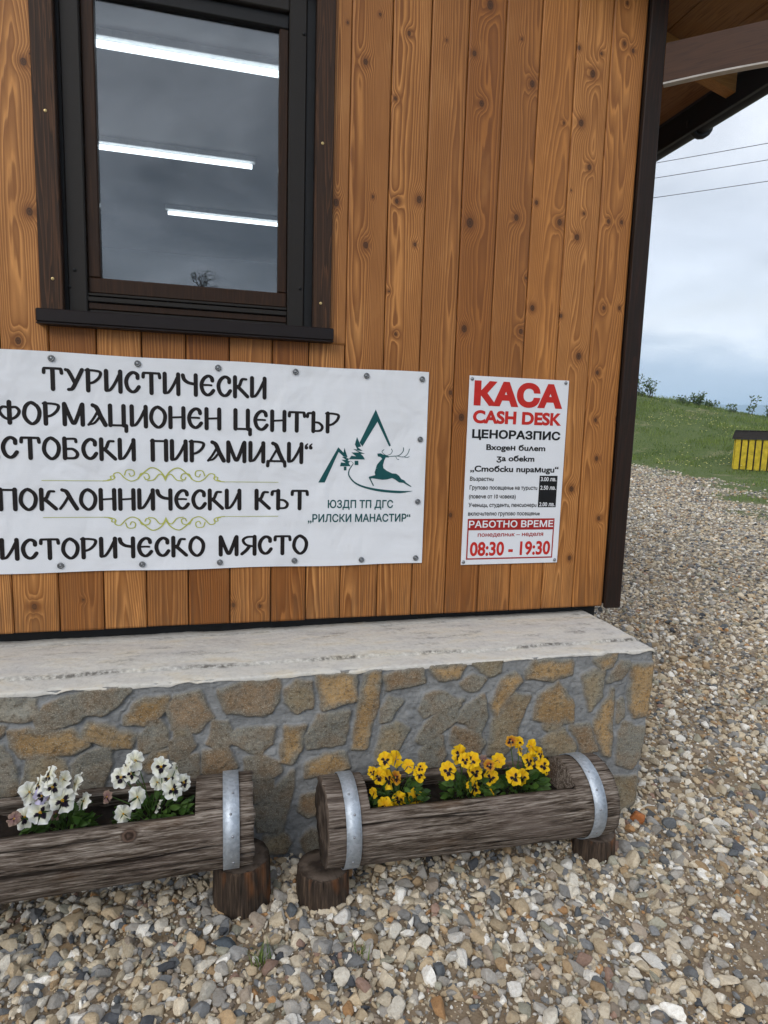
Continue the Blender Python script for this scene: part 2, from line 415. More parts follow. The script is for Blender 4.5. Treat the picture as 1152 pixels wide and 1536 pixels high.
def mat_ground():
    s = Mat('sandy_gravel_ground', rough=0.95, spec=0.2)
    co = s.coord('Object'); g = s.attr('grass')
    n1 = s.noise(co, 1.1, 5, 0.6); n2 = s.noise(co, 22, 5, 0.65); n3 = s.noise(co, 160, 3, 0.6)
    vc = s.voro(co, 26, out='Color'); vd = s.voro(co, 26, out='Distance')
    r, gg, b = s.sep(vc)[:3]
    pe = s.ramp(r, [(0.0, (0.10, 0.095, 0.09)), (0.3, (0.23, 0.20, 0.165)), (0.55, (0.36, 0.31, 0.245)), (0.8, (0.42, 0.37, 0.30)), (1.0, (0.55, 0.52, 0.47))])
    pe = s.mix(s.rng(vd, 0.25, 0.75, 0.0, 0.8), pe, (0.12, 0.10, 0.075))
    sand = s.mix(s.rng(n2, 0.35, 0.68, 0, 1), (0.175, 0.130, 0.084), (0.32, 0.25, 0.175))
    sand = s.mix(s.rng(n3, 0.5, 0.72, 0, 0.6), sand, (0.16, 0.12, 0.08))
    far = s.attr('far')
    c = s.mix(s.math('MULTIPLY', far, s.rng(n1, 0.35, 0.62, 1.0, 0.55)), sand, pe)
    turf = s.mix(s.rng(n2, 0.35, 0.68, 0, 1), (0.050, 0.085, 0.020), (0.13, 0.155, 0.050))
    turf = s.mix(s.rng(n1, 0.56, 0.72, 0, 0.55), turf, (0.30, 0.25, 0.16))
    c = s.mix(g, c, turf)
    s.color(c)
    s.bump(s.math('ADD', s.math('MULTIPLY', vd, s.math('MULTIPLY', far, -1.0)), s.math('ADD', n2, s.math('MULTIPLY', n3, 0.5))), 0.6, 0.012)
    return s.m

def mat_pebble():
    s = Mat('mixed_river_gravel', rough=0.85, spec=0.15)
    co = s.coord(); c = s.attr('col', 'Color')
    n = s.noise(co, 130, 4, 0.65); n2 = s.noise(co, 420, 3, 0.6); n3 = s.noise(s.map(co, (1, 1.6, 2.6), rot=(0.6, 0.4, 0.2)), 60, 3, 0.6, 1.0)
    k = s.mix(s.rng(n, 0.45, 0.70, 0, 0.45), c, s.mix(1.0, c, (0.5, 0.42, 0.34), 'MULTIPLY'))
    k = s.mix(s.rng(n3, 0.56, 0.70, 0, 0.5), k, s.mix(1.0, c, (1.35, 1.3, 1.2), 'MULTIPLY'))
    k = s.mix(s.rng(n2, 0.58, 0.75, 0, 0.4), k, (0.06, 0.05, 0.04))
    s.color(k); s.bump(s.math('ADD', n, s.math('MULTIPLY', n2, 0.5)), 0.5, 0.003); return s.m

def mat_leaf(name, a, b, trans=0.25):
    s = Mat(name, rough=0.5, spec=0.35)
    c = s.mix(s.attr('rnd'), a, b); s.color(c)
    tr = s.n.new('ShaderNodeBsdfTranslucent'); s.l.new(c, tr.inputs[0])
    mx = s.n.new('ShaderNodeMixShader'); mx.inputs[0].default_value = trans
    s.l.new(s.p.outputs[0], mx.inputs[1]); s.l.new(tr.outputs[0], mx.inputs[2]); s.l.new(mx.outputs[0], s.out.inputs[0])
    return s.m

def mat_petal(name, base, edge):
    s = Mat(name, rough=0.65, spec=0.2)
    bl = s.attr('bl'); pr = s.attr('pr')
    n = s.noise(s.coord(), 240, 2, 0.5)
    c = s.mix(s.rng(pr, 0.2, 1.0, 0, 1), edge, base)
    c = s.mix(s.rng(s.math('ADD', bl, s.math('MULTIPLY', s.math('SUBTRACT', n, 0.5), 0.5)), 0.40, 0.60, 0, 1, True), c, (0.012, 0.006, 0.016))
    c = s.mix(s.rng(pr, 0.10, 0.15, 1, 0), c, (0.75, 0.42, 0.02))
    s.color(c)
    tr = s.n.new('ShaderNodeBsdfTranslucent'); s.l.new(c, tr.inputs[0])
    mx = s.n.new('ShaderNodeMixShader'); mx.inputs[0].default_value = 0.25
    s.l.new(s.p.outputs[0], mx.inputs[1]); s.l.new(tr.outputs[0], mx.inputs[2]); s.l.new(mx.outputs[0], s.out.inputs[0])
    return s.m

def mat_vinyl():
    s = Mat('white_banner_vinyl', rough=0.42, spec=0.4)
    co = s.coord(); n = s.noise(s.map(co, (3.0, 1, 2.2), rot=(0, 0.6, 0)), 1.6, 3, 0.5, 0.4); n2 = s.noise(co, 900, 1, 0.5)
    n4 = s.noise(s.map(co, (1, 1, 5)), 3, 5, 0.6)
    s.color(s.mix(s.rng(n4, 0.45, 0.8, 0, 0.5), (0.74, 0.76, 0.80), (0.62, 0.63, 0.65)))
    s.bump(s.math('ADD', n, s.math('MULTIPLY', n2, 0.004)), 0.8, 0.03); return s.m

def mat_galv():
    s = Mat('galvanised_steel', rough=0.5, metal=0.8)
    co = s.coord(); v = s.voro(s.map(co, (1, 1, 1)), 130, out='Color'); n = s.noise(co, 18, 5, 0.6)
    r = s.sep(v)[0]
    c = s.mix(s.rng(r, 0, 1, 0, 1), (0.42, 0.47, 0.53), (0.56, 0.61, 0.67))
    c = s.mix(s.rng(n, 0.52, 0.75, 0, 0.6), c, (0.27, 0.28, 0.29))
    s.color(c); s.rough(s.rng(n, 0.3, 0.7, 0.48, 0.68)); s.bump(n, 0.3, 0.003); return s.m

def mat_glass():
    s = Mat('window_glass')
    n = s.n; l = s.l
    tr = n.new('ShaderNodeBsdfTransparent'); tr.inputs[0].default_value = (0.72, 0.76, 0.78, 1)
    gl = n.new('ShaderNodeBsdfGlossy'); gl.inputs['Roughness'].default_value = 0.0; gl.inputs[0].default_value = (0.95, 0.97, 1.0, 1)
    lw = n.new('ShaderNodeLayerWeight'); lw.inputs[0].default_value = 0.5
    fr = s.math('ADD', s.math('MULTIPLY', s.math('POWER', lw.outputs['Facing'], 4.0), 0.7), 0.115)
    mx = n.new('ShaderNodeMixShader'); l.new(fr, mx.inputs[0]); l.new(tr.outputs[0], mx.inputs[1]); l.new(gl.outputs[0], mx.inputs[2])
    l.new(mx.outputs[0], s.out.inputs[0]); return s.m
def mat_emit(name, c, st):
    s = Mat(name); em = s.n.new('ShaderNodeEmission'); em.inputs[0].default_value = (*c, 1); em.inputs[1].default_value = st
    s.l.new(em.outputs[0], s.out.inputs[0]); return s.m

MT = dict(
    siding=mat_siding(), stone=mat_stonewall(), cap=mat_concrete(), log=mat_log(), end=mat_endgrain(), stump=mat_stump(),
    stump_top=mat_endgrain('stump_top_grain', 0.75), ground=mat_ground(), pebble=mat_pebble(), vinyl=mat_vinyl(), galv=mat_galv(), glass=mat_glass(),
    casing=mat_darkwood('dark_stained_board', (0.034, 0.019, 0.012), (0.105, 0.048, 0.023)),
    post=mat_darkwood('dark_corner_board', (0.018, 0.012, 0.009), (0.050, 0.020, 0.012), grain=0.6),
    sash=mat_darkwood('brown_sash_wood', (0.028, 0.014, 0.008), (0.055, 0.024, 0.011), grain=0.6),
    beam=mat_darkwood('brown_beam_wood', (0.070, 0.029, 0.014), (0.036, 0.015, 0.008), axis='x', grain=0.7),
    rafter=mat_darkwood('yellow_rafter_wood', (0.42, 0.22, 0.07), (0.30, 0.14, 0.04), axis='x', grain=0.6),
    deck=mat_darkwood('roof_board_wood', (0.30, 0.155, 0.055), (0.17, 0.080, 0.026), axis='y', grain=0.8),
    frame=mat_plain('anthracite_frame_metal', (0.018, 0.015, 0.013), 0.5, 0.0, 0.1, 60),
    sill=mat_plain('dark_brown_sill_metal', (0.012, 0.008, 0.008), 0.45, 0.0, 0.12, 40),
    black=mat_plain('black_gutter_metal', (0.012, 0.012, 0.013), 0.5, 0.0, 0.2, 20),
    roofing=mat_plain('dark_roof_sheet', (0.035, 0.03, 0.03), 0.6, 0.0, 0.2, 15),
    brass=mat_plain('yellow_zinc_screw', (0.55, 0.42, 0.20), 0.4, 0.8, 0.1, 50),
    screw=mat_plain('zinc_screw', (0.30, 0.31, 0.33), 0.4, 0.9, 0.2, 200),
    eyelet=mat_plain('grey_eyelet_metal', (0.20, 0.21, 0.22), 0.45, 0.8, 0.2, 150),
    ceil=mat_plain('interior_ceiling', (0.16, 0.155, 0.15), 0.9, 0.0, 0.06, 6), inwall=mat_plain('interior_wall', (0.10, 0.098, 0.095), 0.9, 0.0, 0.08, 5),
    tube=mat_emit('lamp_tube', (0.93, 0.98, 1.0), 4.0), lampbody=mat_plain('lamp_body', (0.6, 0.6, 0.6), 0.5),
    ink=mat_plain('brown_black_ink', (0.012, 0.009, 0.009), 0.5, 0, 0.1), teal=mat_plain('dark_teal_ink', (0.008, 0.075, 0.080), 0.5, 0, 0.1),
    lime=mat_plain('lime_gold_ink', (0.42, 0.44, 0.10), 0.5, 0, 0.15), red=mat_plain('red_ink', (0.50, 0.024, 0.018), 0.45, 0, 0.06),
    darkred=mat_plain('dark_red_ink', (0.34, 0.022, 0.020), 0.45, 0, 0.06), white=mat_plain('white_ink', (0.74, 0.75, 0.78), 0.45, 0, 0.04),
    signw=mat_plain('white_sign_panel', (0.72, 0.74, 0.78), 0.35, 0, 0.03, 4), blackink=mat_plain('black_ink', (0.010, 0.010, 0.011), 0.45, 0, 0.1),
    soil=mat_plain('dark_potting_soil', (0.016, 0.011, 0.008), 0.95, 0, 0.6, 90, 0.8),
    yellow=mat_plain('yellow_slat_paint', (0.52, 0.38, 0.022), 0.6, 0, 0.3, 9), lid=mat_darkwood('black_bin_lid_wood', (0.020, 0.015, 0.012), (0.040, 0.030, 0.024), axis='x'),
    leaf=mat_leaf('pansy_leaf', (0.030, 0.075, 0.014), (0.085, 0.165, 0.030)),
    shrub=mat_leaf('shrub_leaf', (0.040, 0.080, 0.022), (0.140, 0.205, 0.060)),
    blade=mat_leaf('grass_blade', (0.060, 0.116, 0.017), (0.205, 0.270, 0.058), 0.3),
    bark=mat_plain('twig_bark', (0.055, 0.045, 0.035), 0.9, 0, 0.3, 60), wire=mat_plain('power_cable', (0.04, 0.04, 0.045), 0.6),
    petal_w=mat_petal('white_pansy_petal', (0.82, 0.83, 0.80), (0.74, 0.72, 0.50)), petal_y=mat_petal('yellow_pansy_petal', (0.84, 0.56, 0.012), (0.80, 0.42, 0.008)),
    petal_f=mat_petal('faded_pansy_petal', (0.30, 0.21, 0.16), (0.20, 0.10, 0.11)), petal_l=mat_petal('lilac_pansy_petal', (0.60, 0.55, 0.78), (0.70, 0.66, 0.74)),
    petal_r=mat_petal('red_brown_pansy_petal', (0.62, 0.33, 0.02), (0.25, 0.03, 0.015)),
    mountain=mat_plain('far_mountain_forest', (0.05, 0.07, 0.045), 1.0, 0, 0.35, 0.02),
)

# ------------------------------------------------------------------ terrain
def terr(x, y):
    x = np.asarray(x, float); y = np.asarray(y, float)
    t = np.hypot(x, y+D); az = np.degrees(np.arctan2(x, y+D))
    zl = np.interp(t, [0, 3.5, 12, 20, 24, 27, 29, 33, 60, 400, 3000], [0, 0, .42, .88, 2.0, 3.05, 3.32, 3.2, 0.5, -12, -40])
    zr = np.interp(t, [0, 3.5, 12, 18, 24, 27, 29, 33, 60, 400, 3000], [0, 0, .42, .74, 1.85, 2.32, 2.44, 2.2, 0, -12, -40])
    k = np.clip((az-36)/9.5, -0.4, 1.3)
    z = zl*(1-k)+zr*k
    win = sstep(2, 24, az)*(1-sstep(65, 110, az))
    zo = np.interp(t, [0, 60, 400, 3000], [0, 0, -12, -40])
    z = z*win+zo*(1-win)
    z = z+np.where(t > 5, 1, 0)*fbm(x*0.5, y*0.5, 3, 5)*0.10*sstep(10, 25, t)*win
    return z
def grass_mask(x, y):
    t = np.hypot(x, y+D); az = np.degrees(np.arctan2(x, y+D))
    edge = np.interp(az, [30, 36, 38.5, 41, 43, 46, 60], [19, 17.8, 16.5, 15.0, 13.6, 12.3, 11])
    n = fbm(np.asarray(x)*0.9, np.asarray(y)*0.9, 4, 9)
    return sstep(-1.6, 1.8, t-edge+n*3.2)
tt = np.concatenate([np.linspace(0.05, 4, 40), np.linspace(4.2, 36, 150), np.geomspace(37, 2400, 40)])
aa = np.radians(np.concatenate([np.arange(-180, 20, 5), np.arange(20, 62, 0.5), np.arange(62, 181, 5)]))
T_, A_ = np.meshgrid(tt, aa, indexing='ij')
gx = T_*np.sin(A_); gy = T_*np.cos(A_)-D
gz = terr(gx, gy)
gv = np.stack([gx, gy, gz], -1).reshape(-1, 3)
gm = grass_mask(gv[:, 0], gv[:, 1])
gd = np.hypot(gv[:, 0], gv[:, 1]+D)
gr = place('ground', mesh_from('ground', gv, grid_faces(len(tt), len(aa))[:, ::-1], [MT['ground']], True,
           attrs={'grass': np.where(gd > 40, 1, gm), 'far': sstep(3.0, 7.0, gd)}))
tag(gr, kind='structure')

# far mountains
an = np.radians(np.linspace(20, 75, 220)); rows = []
for k, (rr_, hh) in enumerate([(1900, -38), (2050, 45), (2200, 1.0)]):
    if k == 2:
        deg = np.degrees(an)
        top = 108+8*fbm(deg*0.22, deg*0+3, 4, 3)+2.0*fbm(deg*1.7, deg*0+5, 3, 8)
        rows.append(np.stack([rr_*np.sin(an), rr_*np.cos(an)-D, top+4], -1))
    else:
        rows.append(np.stack([rr_*np.sin(an), rr_*np.cos(an)-D, np.full(len(an), float(hh))+10*fbm(np.degrees(an)*0.5, an*0+k, 3, 4)*(k == 1)], -1))
rows.append(np.stack([2380*np.sin(an), 2380*np.cos(an)-D, np.full(len(an), -38.0)], -1))
mv = np.concatenate(rows)
tag(place('mountains', mesh_from('mountains', mv, grid_faces(4, len(an)), [MT['mountain']], True)), kind='structure')

# ------------------------------------------------------------------ the wooden house
house = thing('wooden_house', (0, 0, 0), 'small brown wooden house with vertical pine boards on a stone and mortar plinth', 'house')
SB = 0.72                                            # foot of the boards
XS = [-.741, -.588, -.434, -.283, -.130, .026, .185, .325, .466, .623, .774, .9245, 1.077, 1.230, 1.387, 1.545, 1.704]
left = [-.741-.153*i for i in range(1, 16)][::-1]
def roof_under(x):                                   # underside of the roof boards
    return 3.20+(2.38-np.asarray(x))*0.268 if np.isscalar(x) and x > -0.6 else 3.20+(2.38+0.6)*0.268-(-0.6-np.asarray(x))*0.268
planks = []
allx = left+XS
for a, b in zip(allx[:-1], allx[1:]):
    top = float(min(roof_under(a), roof_under(b)))
    if b <= -.58 or a >= .46: planks.append((a, b, SB, top))
    else:
        planks.append((a, b, SB, 1.823))
        planks.append((a, b, 3.06, top))
planks.append((.400, .468, 1.8235, 3.06))
KN = []                                              # knots: photo positions -> points on the wall
for (s_, ox, oy, lst) in [
    (2.304, 490, 0, [(73,78,6),(135,213,12),(185,50,7),(565,18,17),(510,185,11),(535,358,12),(710,290,14),(675,135,6),(873,165,9),(950,185,8),(920,255,15),(880,425,15),(908,578,12),(890,738,7),(865,820,14),(845,658,5),(805,768,14),(655,752,13),(495,770,19),(33,700,14),(135,847,13),(160,680,7),(243,695,10),(320,690,14),(305,845,8),(285,115,9),(1060,175,9),(1030,150,9),(975,765,10),(1020,768,10),(1040,10,8),(820,425,7),(725,700,9),(415,140,6),(238,340,8)]),
    (2.56, 490, 380, [(528,290,14),(517,630,16),(475,535,10),(475,1005,10),(790,210,13),(745,300,12),(968,395,15),(900,240,9),(1040,458,10),(1065,210,9),(1125,210,9),(1033,640,10),(1115,635,7),(1037,788,10),(1045,1018,11),(940,905,14),(932,1170,12),(265,310,8),(240,145,6),(765,95,7)]),
    (2.0, 0, 0, [(70,185,12),(88,635,14),(55,1022,13),(92,162,6)]),
    (2.0, 0, 880, [(103,60,12),(700,55,10),(780,58,8),(250,40,6)])]:
    for (x, y, r_) in lst:
        P = at(ox+x/s_, oy+y/s_, 0); KN.append((P[0], P[2], r_/1000*.86))
for (a, b, z0, z1) in planks:                        # a few more where the photo does not reach
    if b < -.75:
        for k in range(4): KN.append((random.uniform(a+.02, b-.02), random.uniform(z0, z1), random.uniform(.006, .015)))
KN = np.array(KN)
V = []; F = []; A = {k: [] for k in ('pk', 'pu', 'kf', 'kd')}; nv = 0
for i, (a, b, z0, z1) in enumerate(planks):
    fine = b > -.8
    wd = b-a
    xs = np.concatenate([[a+.0012, a+.0020, a+.0046], np.linspace(a+.0046, b-.0046, 24 if fine else 6)[1:-1], [b-.0046, b-.0020, b-.0012]])
    ye = np.zeros(len(xs)); ye[[0, -1]] = .013; ye[[1, -2]] = .0045
    zs = np.arange(z0, z1, .0085 if fine else .06); zs = np.append(zs, z1)
    zs = np.concatenate([[z0], zs]); 
    X, Z = np.meshgrid(xs, zs)
    tilt = random.uniform(-.0015, .0015); off = random.uniform(-.0012, .0012)
    Y = np.tile(ye, (len(zs), 1))+off+(X-a)/wd*tilt
    Y[0] = .020                                       # turn under at the foot
    Z = Z+np.where(np.arange(len(zs))[:, None] < 2, random.uniform(-.002, .002), 0)
    n = X.size
    dx = X.ravel()[:, None]-KN[None, :, 0]; dz = (Z.ravel()[:, None]-KN[None, :, 1])/1.3
    inp = (KN[:, 0] > a-.004) & (KN[:, 0] < b+.004) & (KN[:, 1] > z0-.05) & (KN[:, 1] < z1+.05)
    if inp.any():
        d = np.hypot(dx[:, inp], dz[:, inp]); rr_ = KN[inp, 2]
        kd = np.minimum((d/rr_).min(1), 6); kf = (np.exp(-(d/(rr_*2.6))**2)*np.minimum(rr_/.012, 1.3)).sum(1)
    else: kd = np.full(n, 6.0); kf = np.zeros(n)
    V.append(np.stack([X, Y, Z], -1).reshape(-1, 3)); F.append(grid_faces(len(zs), len(xs))+nv)
    F[-1] = F[-1][:, ::-1]
    A['pk'].append(np.tile([random.random(), random.random(), random.random()], (n, 1)))
    A['pu'].append(((X-(a+b)/2)/(wd/2)).ravel()); A['kf'].append(kf); A['kd'].append(kd); nv += n
part('siding', np.concatenate(V), F, MT['siding'], house, True, attrs={k: np.concatenate(v) for k, v in A.items()})
mb = MB()                                            # dark sheathing behind the boards, and the other walls of boards
mb.box((-3.03, .021, SB+.004), (-.5335, .06, 3.25), 0); mb.box((.3365, .021, SB+.004), (1.7645, .06, 3.34), 0)
mb.box((-.533, .021, SB+.004), (.336, .06, 1.83), 0); mb.box((-.533, .021, 3.065), (.336, .06, 3.6), 0)
mb.box((-3.03, .06, SB+.006), (1.74, 4.4, SB+.03), 0)
mb.build('sheathing', MT['post'], house)
MB().box((-3.02, .055, .60), (1.70, .16, SB+.003), 0).build('gap_shade_bar', MT['black'], house)  # black bar added behind the boards' foot to darken the gap there
mb = MB()
for k in range(29):
    y0 = .085+k*.15; mb.box((1.742, y0, SB), (1.764, y0+.147, 3.34), .004); mb.box((-3.052, y0, SB), (-3.03, y0+.147, 3.70), .004)
for k in range(31):
    x0 = -3.03+k*.154; mb.box((x0, 4.40, SB), (min(x0+.151, 1.74), 4.422, 3.3), .004)
mb.build('side_boards', mat_darkwood('pine_side_boards', (0.46, 0.20, 0.05), (0.27, 0.10, 0.022)), house)
mb = MB()
mb.box((1.7045, -.022, .713), (1.783, .0, 3.36), .003); mb.box((1.765, .0005, .713), (1.783, .09, 3.36), .002)
mb.build('corner_post', MT['post'], house)

# window
win = MB()
win.box((-.522, .012, 1.876), (-.4605, .075, 3.06), .004); win.box((.2405, .012, 1.876), (.304, .075, 3.06), .004)
win.box((-.4602, .012, 2.98), (.2402, .075, 3.06), .004)
win.box((-.4602, .025, 1.876), (.2402, .075, 1.893), .002); win.box((-.4602, .014, 1.9185), (.2402, .075, 1.936), .003); win.box((-.4602, .02, 1.9405), (.2402, .075, 1.950), .002)
wo = win.build('window', MT['frame'], house)
wo.location = (0, 0, 0)
for (a, b) in ((-.605, -.533), (.336, .404)):
    MB().box((a, -.020, 1.8765), (b, .004, 3.14), .003).build('casing_board', MT['casing'], wo)
MB().box((-.5325, -.018, 3.062), (.3355, .004, 3.14), .003).build('head_board', MT['casing'], wo)
for (a, b) in ((-.533, -.5225), (.3045, .336)): MB().box((a, .02, 1.877), (b, .06, 3.06), .001).build('reveal', MT['black'], wo)
MB().box((-.4602, .022, 1.8935), (.2402, .07, 1.9180), .003).build('track_board', MT['sash'], wo)
mb = MB(); mb.box((-.4602, .030, 1.951), (.2402, .078, 2.005), .004); 
mb.box((-.4602, .031, 2.0055), (-.418, .078, 2.9295), .004); mb.box((.206, .031, 2.0055), (.2402, .078, 2.9295), .004)
mb.build('sash', MT['sash'], wo)
MB().box((-.4602, .030, 2.930), (.2402, .078, 2.9795), .004).build('top_rail', MT['black'], wo)
MB().box((-.4178, .052, 2.0057), (.2058, .056, 2.9293), 0).build('pane', MT['glass'], wo)
mb = MB(); mb.box((-.614, -.050, 1.8235), (.412, .010, 1.8295), .002); mb.box((-.614, -.050, 1.8297), (.412, .020, 1.875), .004)
mb.build('sill', MT['sill'], wo)
for (x, y) in [(68, 166), (79, 418), (484, 215), (481, 455)]:
    P = at(x, y, -.02); MB().disc_knob((P[0], -.0201, P[2]), .0055, .002).build('screw', MT['brass'], wo, smooth=True)
for (x, y) in [(112, 405), (104, 430), (456, 51), (450, 433)]:
    P = at(x, y, .012); MB().disc_knob((P[0], .0119, P[2]), .006, .004).build('bolt', MT['black'], wo, smooth=True)

# interior seen through the pane
mb = MB(); mb.box((-3.0, .09, 3.16), (1.70, 4.37, 3.20), 0); mb.build('ceiling', MT['ceil'], house)
mb = MB()
mb.box((-3.0, 4.30, .78), (1.70, 4.36, 3.155), 0); mb.box((-3.0, .09, .78), (-2.95, 4.295, 3.155), 0); mb.box((1.64, .09, .78), (1.70, 4.295, 3.155), 0)
mb.box((-2.945, .09, .76), (1.635, 4.295, .78), 0)
mb.build('interior_wall', MT['inwall'], house)
for (xa, xb, yy, lab) in [(-.95, .60, .68, 'lit tube lamp on the ceiling behind the window, nearest the glass'),
                          (-1.02, .186, 1.78, 'lit tube lamp behind the window, middle of the three'),
                          (-.40, .82, 2.87, 'lit tube lamp behind the window, lowest and thinnest in the pane')]:
    t = thing('ceiling_lamp', (xa, yy, 3.10), lab, 'lamp', 'tube lamps on the ceiling inside')
    MB().box((xa-.02, yy-.028, 3.128), (xb+.02, yy+.028, 3.158), .003).build('lamp_body', MT['lampbody'], t)
    MB().tube([(xa, yy, 3.105), (xb, yy, 3.105)], .014, 12).build('lamp_tube', MT['tube'], t, smooth=True)

# ------------------------------------------------------------------ roof
RT = 0.268
rf = MB()
n_b = 15
for k in range(n_b):                                 # boards running front to back under the right slope
    xa = 2.345-k*.20; xb = xa-.196
    za = 3.20+(2.38-xa)*RT; zb = 3.20+(2.38-xb)*RT
    v = [(xa, -.28, za), (xb, -.28, zb), (xb, 4.8, zb), (xa, 4.8, za), (xa, -.28, za+.024), (xb, -.28, zb+.024), (xb, 4.8, zb+.024), (xa, 4.8, za+.024)]
    rf.add(v, [[0, 1, 2, 3][::-1], [4, 5, 6, 7], [0, 1, 5, 4], [1, 2, 6, 5], [2, 3, 7, 6], [3, 0, 4, 7]])
roof = rf.build('roof', MT['deck'], house)
rf = MB()
for sx in (1, -1):
    xe = 2.40 if sx == 1 else -3.60
    ze = 3.23-.02*.268+.004
    zr = 3.23+(2.40+.6)*RT
    v = [(xe, -.31, ze), (-.6, -.31, zr), (-.6, 4.84, zr), (xe, 4.84, ze)]
    v += [(a, b, c+.05) for a, b, c in v]
    rf.add(v, [[0, 1, 2, 3], [4, 5, 6, 7], [0, 1, 5, 4], [1, 2, 6, 5], [2, 3, 7, 6], [3, 0, 4, 7]])
rf.build('roof_sheet', MT['roofing'], roof)
mb = MB(); mb.box((2.349, -.28, 3.075), (2.372, 4.8, 3.20), .002); mb.build('fascia', MT['black'], roof)
pr = [(2.42+.055*math.cos(a), 3.135+.055*math.sin(a)) for a in np.linspace(PI, 2*PI, 13)]
gv_ = np.array([(x, y, z) for y in np.linspace(-.33, 4.85, 30) for (x, z) in pr+[(x*1.0-(x-2.42)*.12, z+.004) for x, z in pr[::-1]]])
part('gutter', gv_, grid_faces(30, 26, True), MT['black'], roof)
for yy in ((2.42-at(1050, 186, 0)[0])/(at(1050, 186, 1)[0]-at(1050, 186, 0)[0]), 1.35, 2.2, 3.1): MB().tube([(2.42+.066*math.cos(a), yy, 3.135+.066*math.sin(a)) for a in np.linspace(PI, 2*PI, 9)], .016, 6).build('gutter_bracket', MT['black'], roof, smooth=True)
for yy in (.236, 1.05, 1.85, 2.65, 3.45):
    xa, xb = 2.345, 1.79
    mb = MB(); v = []
    for (xx, top) in ((xa, 0), (xb, 0)):
        zt = 3.20+(2.38-xx)*RT-.002
        for dy in (-.03, .03):
            v += [(xx, yy+dy, zt), (xx, yy+dy, zt-.085)]
    mb.add(v, [[0, 1, 3, 2], [4, 6, 7, 5], [0, 4, 5, 1], [2, 3, 7, 6], [1, 5, 7, 3], [0, 2, 6, 4]])
    mb.build('rafter', MT['rafter'], roof)
# diagonal beam from the corner post out under the eave, slightly arched below
mb = MB(); v = []
for s_ in np.linspace(.0, .46, 13):
    arch = .005*math.sin(s_/.46*PI); dz = -.035*s_
    for (h_, w_) in ((.082+dz, -.013), (.082+dz, .013), (-.070+arch+dz, .013), (-.070+arch+dz, -.013)): v.append((s_, w_, h_))
fc = [[i*4+k, i*4+(k+1) % 4, (i+1)*4+(k+1) % 4, (i+1)*4+k] for i in range(12) for k in range(4)]+[[3, 2, 1, 0], [48, 49, 50, 51]]
mb.add(v, fc)
bo = place('eave_beam', mesh_from('eave_beam', np.concatenate(mb.v), mb.f, [MT['beam']], False), house, world=False)
bo.location = (1.792, -.012, 3.036); bo.rotation_euler = (0, 0, rad(-45))
mb = MB(); v = []
for s_ in np.linspace(.0, .46, 13):
    arch = .005*math.sin(s_/.46*PI); dz = -.035*s_
    for (h_, w_) in ((-.0705+arch+dz, -.0155), (-.0705+arch+dz, .0155), (-.0775+arch+dz, .0155), (-.0775+arch+dz, -.0155)): v.append((s_, w_, h_))
mb.add(v, fc)
place('bounce_lit_edge', mesh_from('bounce_lit_edge', np.concatenate(mb.v), mb.f, [mat_plain('pale_bounce_light', (.46, .43, .40), .6)], False), bo, world=False)  # pale lower edge of the beam, ground bounce light put into its colour

